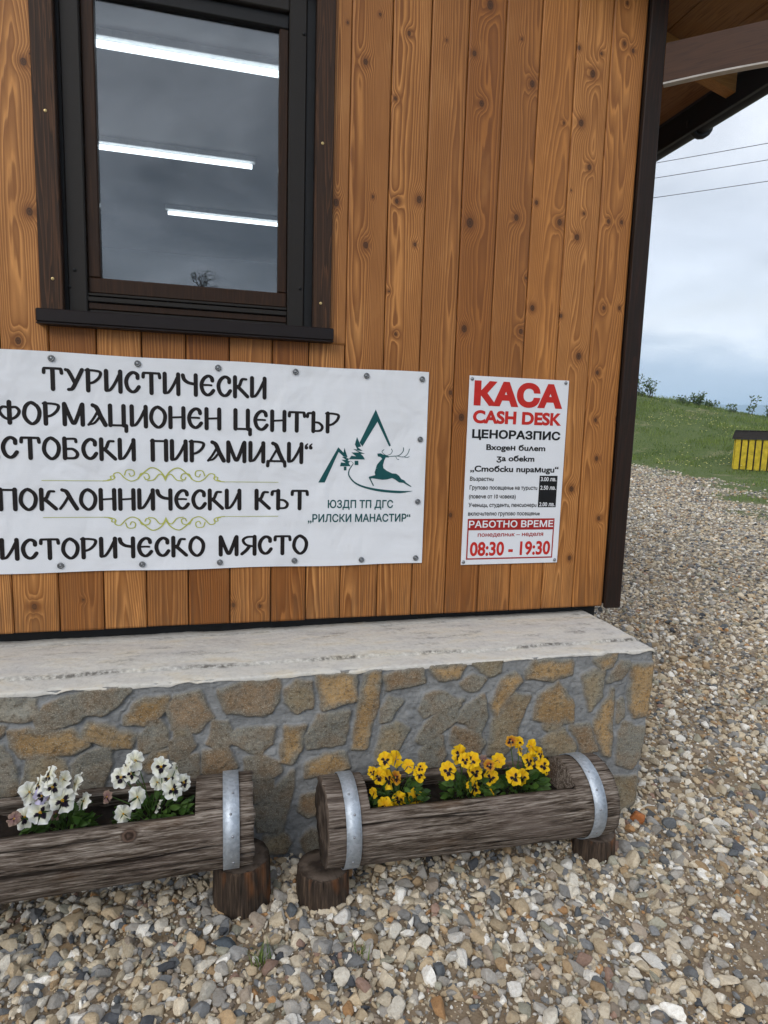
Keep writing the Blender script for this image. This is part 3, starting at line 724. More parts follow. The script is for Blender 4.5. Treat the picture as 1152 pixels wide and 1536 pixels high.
# ------------------------------------------------------------------ stone plinth and its cap
YF, ZL, XR = -.447, .678, 1.650
G_, O_, B_, P_ = (0.220, 0.212, 0.180), (0.40, 0.255, 0.110), (0.27, 0.185, 0.112), (0.37, 0.355, 0.30)
GO = (0.29, 0.242, 0.158)
Z4, Z5, Z6 = (1152/340, 0, 980), (1152/340, 320, 960), (3.2, 640, 940)
ST = [
 (Z4,P_,[(-40,230),(175,232),(185,315),(100,330),(-40,325)]),
 (Z4,G_,[(185,330),(240,265),(340,225),(480,195),(655,185),(600,250),(520,300),(420,310),(390,350),(200,385)]),
 (Z4,O_,[(640,320),(690,255),(740,228),(855,222),(830,290),(735,355),(640,350)]),
 (Z4,B_,[(855,285),(900,215),(1010,195),(1050,265),(1080,320),(985,385),(880,370)]),
 (Z4,O_,[(60,400),(140,385),(250,400),(380,395),(455,460),(370,505),(260,515),(110,520),(80,470)]),
 (Z4,O_,[(430,420),(450,360),(540,365),(600,395),(690,405),(660,470),(600,480),(520,450)]),
 (Z4,G_,[(715,500),(720,410),(800,335),(840,380),(850,460),(780,490)]),
 (Z4,G_,[(865,450),(960,415),(990,470),(950,520),(880,525)]),
 (Z4,GO,[(900,378),(955,380),(955,410),(900,415)]),
 (Z4,GO,[(150,540),(260,525),(330,555),(350,620),(320,680),(120,670)]),
 (Z4,G_,[(380,560),(470,500),(560,475),(565,560),(520,690),(400,690)]),
 (Z4,O_,[(730,560),(790,510),(845,500),(835,545),(760,600)]),
 (Z4,G_,[(-40,490),(20,475),(60,580),(90,700),(-40,730)]),
 (Z4,G_,[(900,545),(1005,520),(1010,650),(920,650)]),
 (Z4,O_,[(-60,375),(20,375),(15,410),(-60,430)]),
 (Z4,G_,[(1065,450),(1090,345),(1160,350),(1195,440),(1130,480)]),
 (Z5,B_,[(-40,570),(70,540),(105,640),(60,675),(-40,665)]),
 (Z5,B_,[(35,260),(180,210),(335,200),(325,300),(290,360),(190,375),(80,360)]),
 (Z5,G_,[(80,500),(130,455),(300,440),(290,520),(250,570),(160,540)]),
 (Z5,GO,[(370,240),(420,208),(490,220),(500,330),(430,355),(375,310)]),
 (Z5,O_,[(530,185),(710,180),(720,300),(565,340)]),
 (Z5,O_,[(770,180),(850,155),(820,340),(790,420),(770,540),(715,545),(740,340)]),
 (Z5,B_,[(875,180),(1060,145),(1070,205),(890,250)]),
 (Z5,O_,[(365,440),(455,430),(440,540),(400,620),(345,615)]),
 (Z5,G_,[(475,480),(540,375),(680,365),(680,440),(650,520),(480,545)]),
 (Z5,O_,[(480,620),(560,585),(660,575),(680,640),(560,680),(470,690)]),
 (Z5,G_,[(165,600),(230,585),(320,620),(340,660),(250,710),(170,690)]),
 (Z5,G_,[(850,350),(890,300),(950,310),(900,400),(850,415)]),
 (Z5,GO,[(830,560),(860,450),(940,420),(990,450),(930,550),(830,620)]),
 (Z5,G_,[(205,870),(300,780),(400,670),(390,760),(350,960),(230,960)]),
 (Z5,G_,[(210,720),(300,710),(290,770),(210,820)]),
 (Z6,G_,[(-30,395),(-10,330),(60,315),(165,345),(50,400),(-10,425)]),
 (Z6,G_,[(-40,545),(-10,470),(80,400),(155,370),(130,440),(60,510),(-30,560)]),
 (Z6,O_,[(20,195),(180,185),(155,235),(60,250)]),
 (Z6,GO,[(220,170),(360,145),(350,215),(300,228)]),
 (Z6,G_,[(165,275),(220,240),(280,250),(250,295),(190,295)]),
 (Z6,O_,[(480,200),(510,165),(690,160),(690,220),(600,250),(480,240)]),
 (Z6,O_,[(800,155),(910,115),(880,185),(840,200)]),
 (Z6,GO,[(750,240),(800,205),(850,215),(830,330),(780,400),(760,320)]),
 (Z6,G_,[(870,260),(930,170),(970,175),(940,240)]),
 (Z6,O_,[(985,185),(1095,180),(1080,330),(1060,420),(1000,425),(970,380)]),
 (Z6,O_,[(310,360),(370,250),(430,225),(450,260),(400,310),(330,430)]),
 (Z6,GO,[(300,570),(320,440),(420,320),(490,340),(430,480),(400,570),(350,620),(300,610)]),
 (Z6,G_,[(150,440),(190,370),(270,330),(280,430),(250,500)]),
 (Z6,B_,[(120,560),(130,480),(240,510),(270,560),(250,600),(150,590)]),
 (Z6,O_,[(515,440),(540,330),(620,270),(660,310),(700,380),(700,445),(580,455)]),
 (Z6,GO,[(550,540),(650,480),(710,580),(690,620),(560,610)]),
 (Z6,B_,[(690,470),(780,470),(815,590),(760,600)]),
 (Z6,O_,[(805,470),(830,400),(890,300),(885,440),(885,610),(850,600)]),
 (Z6,P_,[(915,360),(935,340),(940,430),(920,450)]),
 (Z6,G_,[(930,500),(950,455),(1045,490),(1040,600),(1000,670),(930,650)]),
 (Z6,GO,[(900,720),(1030,715),(1025,840),(920,870)]),
 (Z6,GO,[(560,475),(640,460),(620,490),(580,495)]),
 (Z6,G_,[(-30,600),(0,560),(70,530),(80,600),(50,660),(-40,690)]),
]
polys = []
for (zs_, ox, oy), c, pts in ST:
    polys.append((np.array([at(ox+x/zs_, oy+y/zs_, YF)[[0, 2]] for x, y in pts]), c))
def rand_poly(cx, cz, rx, rz):
    k = random.randint(5, 7); an_ = np.sort(np.linspace(0, 2*PI, k, endpoint=False)+np.array([random.uniform(-.35, .35) for _ in range(k)]))
    return np.stack([cx+rx*np.cos(an_)*np.array([random.uniform(.8, 1.1) for _ in an_]), cz+rz*np.sin(an_)*np.array([random.uniform(.8, 1.1) for _ in an_])], -1)
pal = [G_, G_, O_, B_, GO, P_]
for cx in np.arange(-3.0, -.75, .15):
    for cz in np.arange(.08, .66, .13): polys.append((rand_poly(cx+random.uniform(-.02, .02), cz+random.uniform(-.02, .02), .066, .055), random.choice(pal)))
for cx in np.arange(-.65, 1.0, .16):                  # low stones hidden behind the planters
    for cz in (.06, .19):
        c = np.array([cx+.03*random.random(), cz])
        if all(np.hypot(*(p.mean(0)-c)) > .13 for p, _ in polys): polys.append((rand_poly(c[0], c[1], .06, .05), random.choice(pal)))
def stone_field(X, Z, polys):
    sdm = np.full(X.shape, 1.0); col = np.tile(np.array(G_), X.shape+(1,))
    wx = X+.010*fbm(X*22, Z*22, 3, 21); wz = Z+.010*fbm(X*22, Z*22, 3, 33)
    for p, c in polys:
        lo = p.min(0)-.05; hi = p.max(0)+.05
        sel = (X > lo[0]) & (X < hi[0]) & (Z > lo[1]) & (Z < hi[1])
        if not sel.any(): continue
        x = wx[sel]; z = wz[sel]; dmin = np.full(x.shape, 9.0); ins = np.zeros(x.shape, bool)
        for i in range(len(p)):
            a = p[i]; b = p[(i+1) % len(p)]; e_ = b-a
            t = np.clip(((x-a[0])*e_[0]+(z-a[1])*e_[1])/(e_@e_+1e-12), 0, 1)
            dmin = np.minimum(dmin, np.hypot(x-a[0]-t*e_[0], z-a[1]-t*e_[1]))
            cr_ = ((a[1] > z) != (b[1] > z)) & (x < (b[0]-a[0])*(z-a[1])/(b[1]-a[1]+1e-12)+a[0])
            ins ^= cr_
        s_ = np.where(ins, -dmin, dmin)-.012
        cur = sdm[sel]; bt = s_ < cur
        cc = col[sel]; jit = np.array([random.uniform(.82, 1.2)]*3)
        inner = (sstep(0.0, .032, -s_+.016*fbm(x*30, z*30, 3, 91)))[:, None]*.9
        tone = np.array(G_)*0.9*(1-inner)+np.array(c)*jit*inner
        cc[bt] = tone[bt]; col[sel] = cc
        cur[bt] = s_[bt]; sdm[sel] = cur
    return sdm, col
def stone_sheet(us, zs, polys, mapf):
    X, Z = np.meshgrid(us, zs, indexing='ij')
    s_, col = stone_field(X, Z, polys)
    mask = sstep(.003, -.006, s_)
    h = .0045*fbm(X*12, Z*12, 4, 3)+mask*(.010+.0015*fbm(X*40, Z*40, 3, 8)+.006*fbm(X*8+3, Z*8, 2, 2))
    h += (1-mask)*(.0025*np.exp(-((s_-.010)/.007)**2)*(.5+fbm(X*18, Z*18, 2, 4))+.0040*fbm(X*55, Z*55, 4, 5))+mask*.0012*fbm(X*95, Z*95, 3, 15)-(1-mask)*.005*sstep(.1, .6, fbm(X*7, Z*7, 3, 66))*np.exp(-((s_-.004)/.005)**2)
    return np.stack(mapf(X, Z, h), -1).reshape(-1, 3), mask.ravel(), col.reshape(-1, 3)
us = np.concatenate([np.arange(-3.05, -.85, .015), np.arange(-.85, XR-.012, .004), [XR-.012, XR-.004, XR]])
zs_ = np.concatenate([np.arange(-.06, ZL-.012, .004), [ZL-.010, ZL-.004]])
def front_map(X, Z, h):
    rd = np.clip((X-(XR-.02))/.02, 0, 1)**2*.016
    return X-.028*sstep(.55, 0., Z)*sstep(1.2, XR, X), YF-h+rd, Z
v1, m1, c1 = stone_sheet(us, zs_, polys, front_map)
f1 = grid_faces(len(us), len(zs_))
us2 = np.concatenate([[0.0, .006], np.arange(.015, .5, .008), np.arange(.52, 4.9, .03)])
sp = [(rand_poly(cx+random.uniform(-.02, .02), cz+random.uniform(-.02, .02), .07, .055), random.choice(pal)) for cx in np.arange(.09, 4.8, .165) for cz in np.arange(.08, .66, .13)]
def side_map(X, Z, h): return XR-.028*sstep(.55, 0., Z)+h*np.clip(X/.02, 0, 1)-.0, YF+.016+X*1.0, Z
v2, m2, c2 = stone_sheet(us2, zs_, sp, side_map)
f2 = grid_faces(len(us2), len(zs_))+len(v1)
pl = part('plinth', np.concatenate([v1, v2]), [f1, f2], MT['stone'], house, True,
          attrs={'stone': np.concatenate([m1, m2]), 'col': np.concatenate([c1, c2])})
# cap
xs = np.concatenate([np.arange(-3.05, -.85, .02), np.arange(-.85, XR-.02, .006), [XR-.018, XR-.008, XR+.002, XR+.003]])
ys = np.concatenate([[YF-.0065, YF-.008, YF-.004, YF+.004], np.arange(YF+.012, .05, .006), np.arange(.06, 4.9, .1)])
X, Y = np.meshgrid(xs, ys, indexing='ij')
edge = .016*fbm(X*9, X*0+1, 4, 6)
Z = ZL+.004*fbm(X*7, Y*7, 4, 2)+.0015*fbm(X*60, Y*60, 3, 7)
brk = -.352+.018*fbm(X*3, X*0+4, 4, 12)
Z = Z+.007*sstep(-.004, .004, Y-brk)-.012*sstep(-.26, -.02, Y)*sstep(1.7, -.5, X)
Y = Y.copy(); 
Z[:, 0] = ZL-.012+edge[:, 0]; Z[:, 1] -= .004; Z[:, 2] -= .001
Z[:, 1:5] -= (.009*np.clip(fbm(X[:, 1:2]*24, X[:, 1:2]*0+7, 4, 88)-.05, 0, 1)*np.array([1.4, 1.3, 1, .5]))
Z[-1, :] = ZL-.03; Z[-2, :] -= .012; Z[-3, :] -= .004
dirt = np.exp(-((Y-brk)/.010)**2)*(.35+.65*sstep(-.1, .4, fbm(X*5, Y*0+2, 3, 44)))+.7*sstep(.15, .5, fbm(X*9, Y*30, 4, 51))*sstep(-.40, -.2, Y)*.6
dirt = np.clip(dirt+.8*sstep(.1, .6, fbm(X*14, Y*14, 4, 61))*sstep(1.3, 1.6, X), 0, 1)
part('cap', np.stack([X, Y, Z], -1).reshape(-1, 3), grid_faces(len(xs), len(ys)), MT['cap'], pl, True, attrs={'dirt': dirt.ravel()})

# ------------------------------------------------------------------ lettering
def fill_contours(conts, union=False):
    """triangles of the non-zero union of closed 2-D contours"""
    vs = []; es = []
    if union: conts = [c if np.sum(np.asarray(c)[:, 0]*np.roll(np.asarray(c)[:, 1], -1)-np.roll(np.asarray(c)[:, 0], -1)*np.asarray(c)[:, 1]) > 0 else np.asarray(c)[::-1] for c in conts]
    for c in conts:
        n0 = len(vs); n = len(c)
        vs += [Vector((float(x), float(y))) for x, y in c]; es += [(n0+i, n0+(i+1) % n) for i in range(n)]
    if not vs: return np.zeros((0, 2)), []
    r = geometry.delaunay_2d_cdt(vs, es, [], 0, 1e-6)
    P = np.array([(v.x, v.y) for v in r[0]]); T = np.array([f for f in r[2] if len(f) == 3])
    cen = P[T].mean(1); wn = np.zeros(len(T))
    for c in conts:
        c = np.asarray(c, float); a = c; b = np.roll(c, -1, 0)
        for (x0, y0), (x1, y1) in zip(a, b):
            side = (x1-x0)*(cen[:, 1]-y0)-(cen[:, 0]-x0)*(y1-y0)
            wn += ((y0 <= cen[:, 1]) & (y1 > cen[:, 1]) & (side > 0)).astype(int)
            wn -= ((y0 > cen[:, 1]) & (y1 <= cen[:, 1]) & (side < 0)).astype(int)
    T = T[np.abs(wn) > .5]
    p = P[T]; ar = (p[:, 1, 0]-p[:, 0, 0])*(p[:, 2, 1]-p[:, 0, 1])-(p[:, 2, 0]-p[:, 0, 0])*(p[:, 1, 1]-p[:, 0, 1])
    T = np.where((ar < 0)[:, None], T[:, ::-1], T)
    return P, T.tolist()
def catmull(pts, n=6):
    p = np.array(pts, float)
    if len(p) == 2: return p
    q = np.vstack([2*p[0]-p[1], p, 2*p[-1]-p[-2]]); out = []
    for i in range(1, len(q)-2):
        for t in np.linspace(0, 1, n, endpoint=False):
            a, b, c, d = q[i-1:i+3]
            out.append(.5*((2*b)+(c-a)*t+(2*a-5*b+4*c-d)*t*t+(3*b-a-3*c+d)*t**3))
    out.append(p[-1]); return np.array(out)
def ribbon(pts, wid, smooth=True, cap=True):
    """a closed outline of a stroke; wid a number or one width per given point"""
    p = catmull(pts) if smooth else np.array(pts, float)
    if hasattr(wid, '__len__'):
        wv = np.interp(np.linspace(0, 1, len(p)), np.linspace(0, 1, len(wid)), wid)
    else: wv = np.full(len(p), wid)
    t = np.gradient(p, axis=0); t /= np.linalg.norm(t, axis=1)[:, None]+1e-9
    nn = np.stack([-t[:, 1], t[:, 0]], -1)
    if not hasattr(wid, '__len__'): wv = wv*(.72+.28*np.abs(t[:, 1]))      # broad-nib contrast
    lft = p+nn*wv[:, None]/2; rgt = p-nn*wv[:, None]/2
    if cap:
        a1 = np.arctan2(nn[-1, 1], nn[-1, 0]); e1 = [p[-1]+wv[-1]/2*np.array([math.cos(a1-k), math.sin(a1-k)]) for k in np.linspace(0, PI, 6)[1:-1]]
        a0 = np.arctan2(-nn[0, 1], -nn[0, 0]); e0 = [p[0]+wv[0]/2*np.array([math.cos(a0-k), math.sin(a0-k)]) for k in np.linspace(0, PI, 6)[1:-1]]
        out = list(lft)+e1+list(rgt[::-1])+e0
    else: out = list(lft)+list(rgt[::-1])
    return np.array(out)[::-1]
S1, C1 = .165, .165
def st(x, y0=.04, y1=.96): return (S1, [(x, y1), (x, y0)])
OV = [(.40, .97), (.62, .82), (.72, .55), (.64, .20), (.42, .02), (.20, .18), (.10, .45), (.18, .80), (.40, .97), (.62, .82)]
SL = {                                                 # old Slavonic style capitals: (advance, strokes)
 'Т': (.92, [(.13, [(.10, .76), (.12, .93), (.22, .955), (.70, .955), (.80, .93), (.83, .76)]), st(.46, .04, .92)]),
 'У': (.86, [(.15, [(.08, .93), (.20, .86), (.44, .38)]), (.16, [(.76, .95), (.50, .40), (.34, .10), (.18, .05)])]),
 'Р': (.78, [st(.14), (.12, [(.05, .95), (.40, .95), (.66, .88), (.62, .66), (.40, .44), (.17, .36)])]),
 'И': (.86, [st(.13, .10), st(.73), (.12, [(.13, .06), (.30, .12), (.50, .42), (.68, .80)])]),
 'С': (.76, [(.155, [(.62, .70), (.60, .86), (.42, .95), (.22, .80), (.12, .52), (.20, .20), (.38, .06), (.54, .12), (.67, .30)])]),
 'Ч': (.80, [(.16, [(.08, .93), (.14, .74), (.32, .60), (.60, .54)]), st(.66)]),
 'Е': (.78, [(.155, [(.62, .74), (.58, .88), (.42, .95), (.22, .80), (.12, .52), (.20, .20), (.38, .06), (.54, .12), (.67, .28)]), (.11, [(.14, .52), (.40, .53), (.58, .52)])]),
 'К': (.80, [st(.13), (.13, [(.18, .44), (.34, .58), (.46, .86), (.66, .88)]), (.16, [(.26, .52), (.46, .32), (.72, .06)])]),
 'Ф': (.96, [st(.48), (.12, [(.44, .72), (.22, .74), (.09, .56), (.24, .30), (.48, .20), (.74, .32), (.87, .56), (.74, .74), (.52, .72)])]),
 'О': (.82, [(.15, OV)]),
 'М': (1.02, [st(.13), st(.87), (.15, [(.15, .93), (.34, .40), (.50, .08), (.66, .40), (.84, .93)])]),
 'А': (.88, [(.18, [(.28, .95), (.44, .84), (.60, .46), (.80, .06)]), (.10, [(.50, .70), (.30, .34), (.09, .05)]), (.10, [(.10, .06), (.34, .14), (.58, .44)])]),
 'Ц': (.92, [st(.13, .06), st(.70, .06), (.12, [(.13, .06), (.80, .06)]), (.15, [(.80, .05), (.80, -.20)])]),
 'Н': (.84, [st(.13), st(.71), (.11, [(.13, .50), (.71, .54)])]),
 'Ъ': (.90, [(.13, [(.05, .76), (.09, .92), (.30, .94)]), st(.34), (.12, [(.36, .50), (.62, .46), (.78, .28), (.68, .09), (.36, .06)])]),
 'Б': (.80, [st(.14, .06), (.12, [(.14, .94), (.56, .95), (.62, .82)]), (.13, [(.18, .48), (.48, .48), (.67, .28), (.56, .08), (.14, .06)])]),
 'П': (.84, [st(.13), st(.71), (.12, [(.06, .94), (.76, .94)])]),
 'Д': (.96, [(.18, [(.32, .96), (.48, .86), (.62, .50), (.80, .10)]), (.10, [(.52, .68), (.20, .10)]), (.12, [(.10, .08), (.88, .08)]), (.14, [(.10, .06), (.08, -.16)]), (.14, [(.88, .06), (.90, -.16)])]),
 'Л': (.88, [(.17, [(.20, .95), (.38, .86), (.58, .46), (.80, .06)]), (.11, [(.48, .68), (.28, .32), (.10, .06)])]),
 'Я': (.82, [st(.70), (.12, [(.74, .95), (.36, .94), (.16, .78), (.30, .54), (.68, .44)]), (.15, [(.46, .46), (.30, .24), (.10, .06)])]),
 '“': (.46, [([.05, .09, .17], [(.17, .97), (.09, .88), (.11, .78)]), ([.05, .09, .17], [(.38, .97), (.30, .88), (.32, .78)])]),
 '„': (.46, [([.17, .10, .05], [(.14, .10), (.16, .00), (.08, -.10)]), ([.17, .10, .05], [(.35, .10), (.37, .00), (.29, -.10)])]),
 ' ': (.62, []),
}
def slav(text, x0, x1, z0, cap):
    adv = sum(SL[c][0] for c in text); k = (x1-x0)/(adv-.10); V = []; F = []; n = 0; x = x0
    for c in text:
        a, strokes = SL[c]
        if strokes:
            P, T = fill_contours([ribbon(p, [q*1.1 for q in w_] if isinstance(w_, list) else w_*1.17, True) for w_, p in strokes], True)
            V.append(np.stack([x+(P[:, 0]-.05)*k, z0+P[:, 1]*cap], -1)); F += [[i+n for i in t] for t in T]; n += len(P)
        x += a*k
    return np.concatenate(V), F
def font_outline(text, bold):
    cu = bpy.data.curves.new('text', 'FONT'); cu.body = text; cu.size = 1.0
    ob = bpy.data.objects.new('text', cu); COL.objects.link(ob)
    c2 = ob.to_curve(bpy.context.evaluated_depsgraph_get(), apply_modifiers=False)
    conts = []
    for sp_ in c2.splines:
        bp = sp_.bezier_points; pts = []
        if len(bp):
            for i in range(len(bp)):
                a, b = bp[i], bp[(i+1) % len(bp)]
                p0_, p1_, p2_, p3_ = (np.array(q[:2]) for q in (a.co, a.handle_right, b.handle_left, b.co))
                straight = abs(np.cross(p1_-p0_, p3_-p0_))+abs(np.cross(p2_-p0_, p3_-p0_)) < 1e-6
                for t in ([0] if straight else np.linspace(0, 1, 5, endpoint=False)):
                    pts.append((1-t)**3*p0_+3*(1-t)**2*t*p1_+3*(1-t)*t*t*p2_+t**3*p3_)
        else: pts = [np.array(q.co[:2]) for q in sp_.points]
        c = [pts[0]]
        for q in pts[1:]:
            if np.hypot(*(q-c[-1])) > 1e-4: c.append(q)
        if len(c) > 2 and np.hypot(*(c[0]-c[-1])) < 1e-4: c.pop()
        if len(c) > 2: conts.append(np.array(c))
    ob.to_curve_clear(); bpy.data.objects.remove(ob); bpy.data.curves.remove(cu)
    def inside(P, c):
        a = c; b = np.roll(c, -1, 0); x = P[:, 0:1]; y = P[:, 1:2]
        k = ((a[:, 1] > y) != (b[:, 1] > y)) & (x < (b[:, 0]-a[:, 0])*(y-a[:, 1])/(b[:, 1]-a[:, 1]+1e-12)+a[:, 0])
        return k.sum(1) % 2 == 1
    lo_ = [c.min(0) for c in conts]; hi_ = [c.max(0) for c in conts]
    fixed = []
    for i, c in enumerate(conts):                     # outer outlines one way round, holes the other
        nx_ = np.roll(c, -1, 0); smp = np.concatenate([c+(nx_-c)*k_ for k_ in (.2, .5, .8)])
        depth = sum(inside(smp, q).sum() > .93*len(smp) for j, q in enumerate(conts) if j != i and (lo_[j] < hi_[i]).all() and (hi_[j] > lo_[i]).all())
        ar = float(np.sum(c[:, 0]*np.roll(c[:, 1], -1)-np.roll(c[:, 0], -1)*c[:, 1]))
        fixed.append(c if (ar > 0) == (depth % 2 == 0) else c[::-1])
    conts = fixed
    if bold and conts:
        area = [float(np.sum(c[:, 0]*np.roll(c[:, 1], -1)-np.roll(c[:, 0], -1)*c[:, 1])) for c in conts]
        sg = 1
        out = []
        for c in conts:
            e1 = c-np.roll(c, 1, 0); e2 = np.roll(c, -1, 0)-c
            e1 /= np.linalg.norm(e1, axis=1)[:, None]; e2 /= np.linalg.norm(e2, axis=1)[:, None]
            n1 = np.stack([e1[:, 1], -e1[:, 0]], -1)*sg; n2 = np.stack([e2[:, 1], -e2[:, 0]], -1)*sg
            m = n1+n2; q = np.maximum((m*n1).sum(1), .5)
            out.append(c+m/q[:, None]*bold)
        conts = out
    return conts
def ftext(text, x0, x1, z0, cap, bold=0.0):
    conts = font_outline(text, bold)
    al = np.concatenate(conts); kx = (x1-x0)/(al[:, 0].max()-al[:, 0].min()); kz = cap/(.70+bold)
    xm = al[:, 0].min()
    P, T = fill_contours(conts)
    return np.stack([x0+(P[:, 0]-xm)*kx, z0+P[:, 1]*kz+bold*kz*.5], -1), T
def lines(items, name, mat, parent, y):
    for it in items: flat([it], name, mat, parent, y)
def flat(items, name, mat, parent, y):
    V = []; F = []; n = 0
    for P, T in items:
        V.append(np.stack([P[:, 0], np.full(len(P), y), P[:, 1]], -1)); F += [[i+n for i in t] for t in T]; n += len(P)
    return part(name, np.concatenate(V), F, mat, parent, False)
def poly(*loops): return fill_contours([np.array(l) for l in loops])
def rect(x0, z0, x1, z1): return [(x0, z0), (x1, z0), (x1, z1), (x0, z1)]

# banner
BY = -.0085
BX0, BX1, BZ0, BZ1 = -1.33, .812, .9455, 1.7335
ban = thing('banner', (-.26, BY, BZ0), 'wide white vinyl banner with dark Cyrillic lettering and teal deer logo, screwed to the boards', 'banner')
xs = np.linspace(BX0, BX1, 160); zz = np.linspace(BZ0, BZ1, 60)
X, Z = np.meshgrid(xs, zz, indexing='ij')
Y = BY-.0006*fbm(X*5, Z*4, 2, 3)
hem = .002*np.sin(X*11)
Zs = Z+hem*np.where(Z < BZ0+.02, 1, 0)+.002*np.sin(X*9+1)*np.where(Z > BZ1-.02, 1, 0)
v = np.stack([X, Y, Zs], -1).reshape(-1, 3); vb = v+np.array([0, .0012, 0])
fa = grid_faces(160, 60)
part('sheet', np.concatenate([v, vb]), [fa, fa[:, ::-1]+len(v)], MT['vinyl'], ban)
LY = BY-.0013
def wx(px, y): return at(px, y, 0)[0]
def word(text, pxa, pxb, y, z0, cap, lead=''):        # lead: characters before the one standing at pxa
    xa, xb = wx(pxa, y), wx(pxb, y)
    k = (xb-xa)/(sum(SL[c][0] for c in text)-.10)
    return slav(lead+text, xa-k*sum(SL[c][0] for c in lead), xb, z0, cap)
lines([word('ТУРИСТИЧЕСКИ', 66, 399, 592, 1.603, .078),
       word('ФОРМАЦИОНЕН', 0, 331.5, 640, 1.481, .078, 'ИН'), word('ЦЕНТЪР', 350.5, 508.5, 648, 1.481, .078),
       word('СТОБСКИ', 4, 204, 688, 1.359, .078, '„'), word('ПИРАМИДИ“', 227, 468, 692, 1.359, .078),
       word('ПОКЛОННИЧЕСКИ', 0, 361.5, 765, 1.176, .077), word('КЪТ', 382, 461.5, 765, 1.176, .077),
       word('ИСТОРИЧЕСКО', 2, 307, 835, .996, .076), word('МЯСТО', 328.5, 460.5, 832, .996, .076)],
      'text_line', MT['ink'], ban, LY)
def q3(x, y): P = at(450+x/5.76, 590+y/5.76, 0); return (P[0], P[2])
LC = []
LC.append(np.array([q3(*p) for p in [(155,768),(210,768),(330,505),(372,545),(405,546),(380,470),(372,512),(327,465)]]))
LC.append(np.array([q3(*p) for p in [(650,140),(780,450),(765,458),(664,245),(535,458),(510,425)]]))
LC.append(np.array([q3(*p) for p in [(488,376),(524,458),(495,466),(537,497),(480,492),(556,520),(520,522),(545,548),(556,570),(418,568),(440,538),(480,543),(440,510),(505,510),(455,480),(490,484),(470,440)]]))
LC.append(np.array([q3(*p) for p in [(468,582),(500,582),(500,618),(468,618)]]))
LC.append(np.array([q3(*p) for p in [(342,628),(350,596),(390,600),(355,572),(395,574),(358,548),(408,546),(395,556),(420,564),(408,580),(430,588),(415,600),(432,628)]]))
LC.append(np.array([q3(*p) for p in [(375,632),(397,632),(397,664),(375,664)]]))
LC.append((ribbon([q3(*p) for p in [(430,582),(455,602),(440,630),(420,665),(420,710),(470,770),(560,810),(700,838),(860,850),(965,842)]], [.0008, .002, .0035, .004, .005, .006, .0075, .010, .0095, .001])))
LC.append(np.array([q3(*p) for p in [(663,520),(690,517),(712,527),(735,530),(765,545),(762,553),(735,552),(722,580),(712,620),(716,645),(745,668),(790,690),(825,693),(850,710),(868,738),(895,750),(910,768),(958,803),(950,806),(900,778),(888,770),(850,768),(815,742),(790,730),(745,742),(705,745),(660,738),(620,732),(605,735),(635,795),(625,798),(590,728),(592,718),(645,705),(640,680),(650,650),(672,640),(650,648),(660,615),(690,580),(705,565),(690,548),(668,545)]]))
for pts, wd in [([(735,535),(705,510),(708,495),(720,487)], .0022), ([(735,538),(775,525),(792,500),(785,480)], .0022), ([(745,545),(800,542),(850,535),(885,500),(888,470)], .0026), ([(830,540),(890,548),(925,520),(940,480)], .0022), ([(880,545),(915,553),(938,546)], .0018), ([(820,540),(832,565),(848,570)], .0018)]:
    LC.append((ribbon([q3(*p) for p in pts], [wd*.7, wd, wd*1.1, wd*1.3])))
LG = [fill_contours(LC, True)]
LG.append(ftext('ЮЗДП ТП ДГС', .407, .678, 1.181, .031, .020)); LG.append(ftext('„РИЛСКИ МАНАСТИР“', .328, .754, 1.124, .031, .020))
flat(LG, 'logo', MT['teal'], ban, LY)
def scroll(zl, sg):
    R = []; cx = -.208
    for s_ in (-1, 1):
        def m(pts, wd=.004): R.append(ribbon([(cx+s_*x, zl+sg*z) for x, z in pts], wd))
        m([(.418, 0), (.215, 0)], .0026)
        m([(.215, 0), (.195, .002), (.178, .008), (.180, .018), (.190, .016), (.188, .008), (.200, .003)], .0042)
        m([(.175, .012), (.178, .026), (.160, .030), (.140, .010), (.118, .000), (.094, .010), (.085, .028), (.062, .028), (.056, .012), (.068, .006), (.074, .016)], .0045)
        m([(.142, .022), (.134, .040), (.112, .040), (.108, .024), (.120, .018), (.126, .028)], .0042)
        m([(.095, .012), (.060, .045), (.040, .050), (.018, .038), (.004, .020)], .0050)
        m([(.062, .002), (.040, .006), (.022, .026), (.008, .022), (0, .006)], .0046)
    R.append(np.array([(cx-.012, zl+sg*.026), (cx, zl+sg*.0), (cx+.012, zl+sg*.026), (cx, zl+sg*.018)]))
    return [fill_contours(R, True)]
flat(scroll(1.283, 1), 'scroll_ornament', MT['lime'], ban, LY)
flat(scroll(1.149, -1), 'scroll_ornament', MT['lime'], ban, LY)
GRM = [(-.579,1.712),(-.296,1.709),(-.015,1.709),(.273,1.709),(.552,1.708),(.783,1.706),(-.575,.971),(-.295,.969),(-.012,.970),(.276,.970),(.55,.967),(.783,.969),(.784,1.464),(.783,1.207),
       (-.86,1.711),(-1.14,1.711),(-1.30,1.709),(-.86,.970),(-1.14,.970),(-1.30,.970)]
for (x, z) in GRM:
    mb = MB()
    ring = [(x+.0085*math.cos(a), BY-.0042, z+.0085*math.sin(a)) for a in np.linspace(0, 2*PI, 17)]
    mb.tube(ring, .0033, 6, cap=False); mb.disc_knob((x, BY-.0022, z), .0062, .0035, n=10, m=1)
    mb.build('eyelet', [MT['eyelet'], MT['screw']], ban, smooth=True)

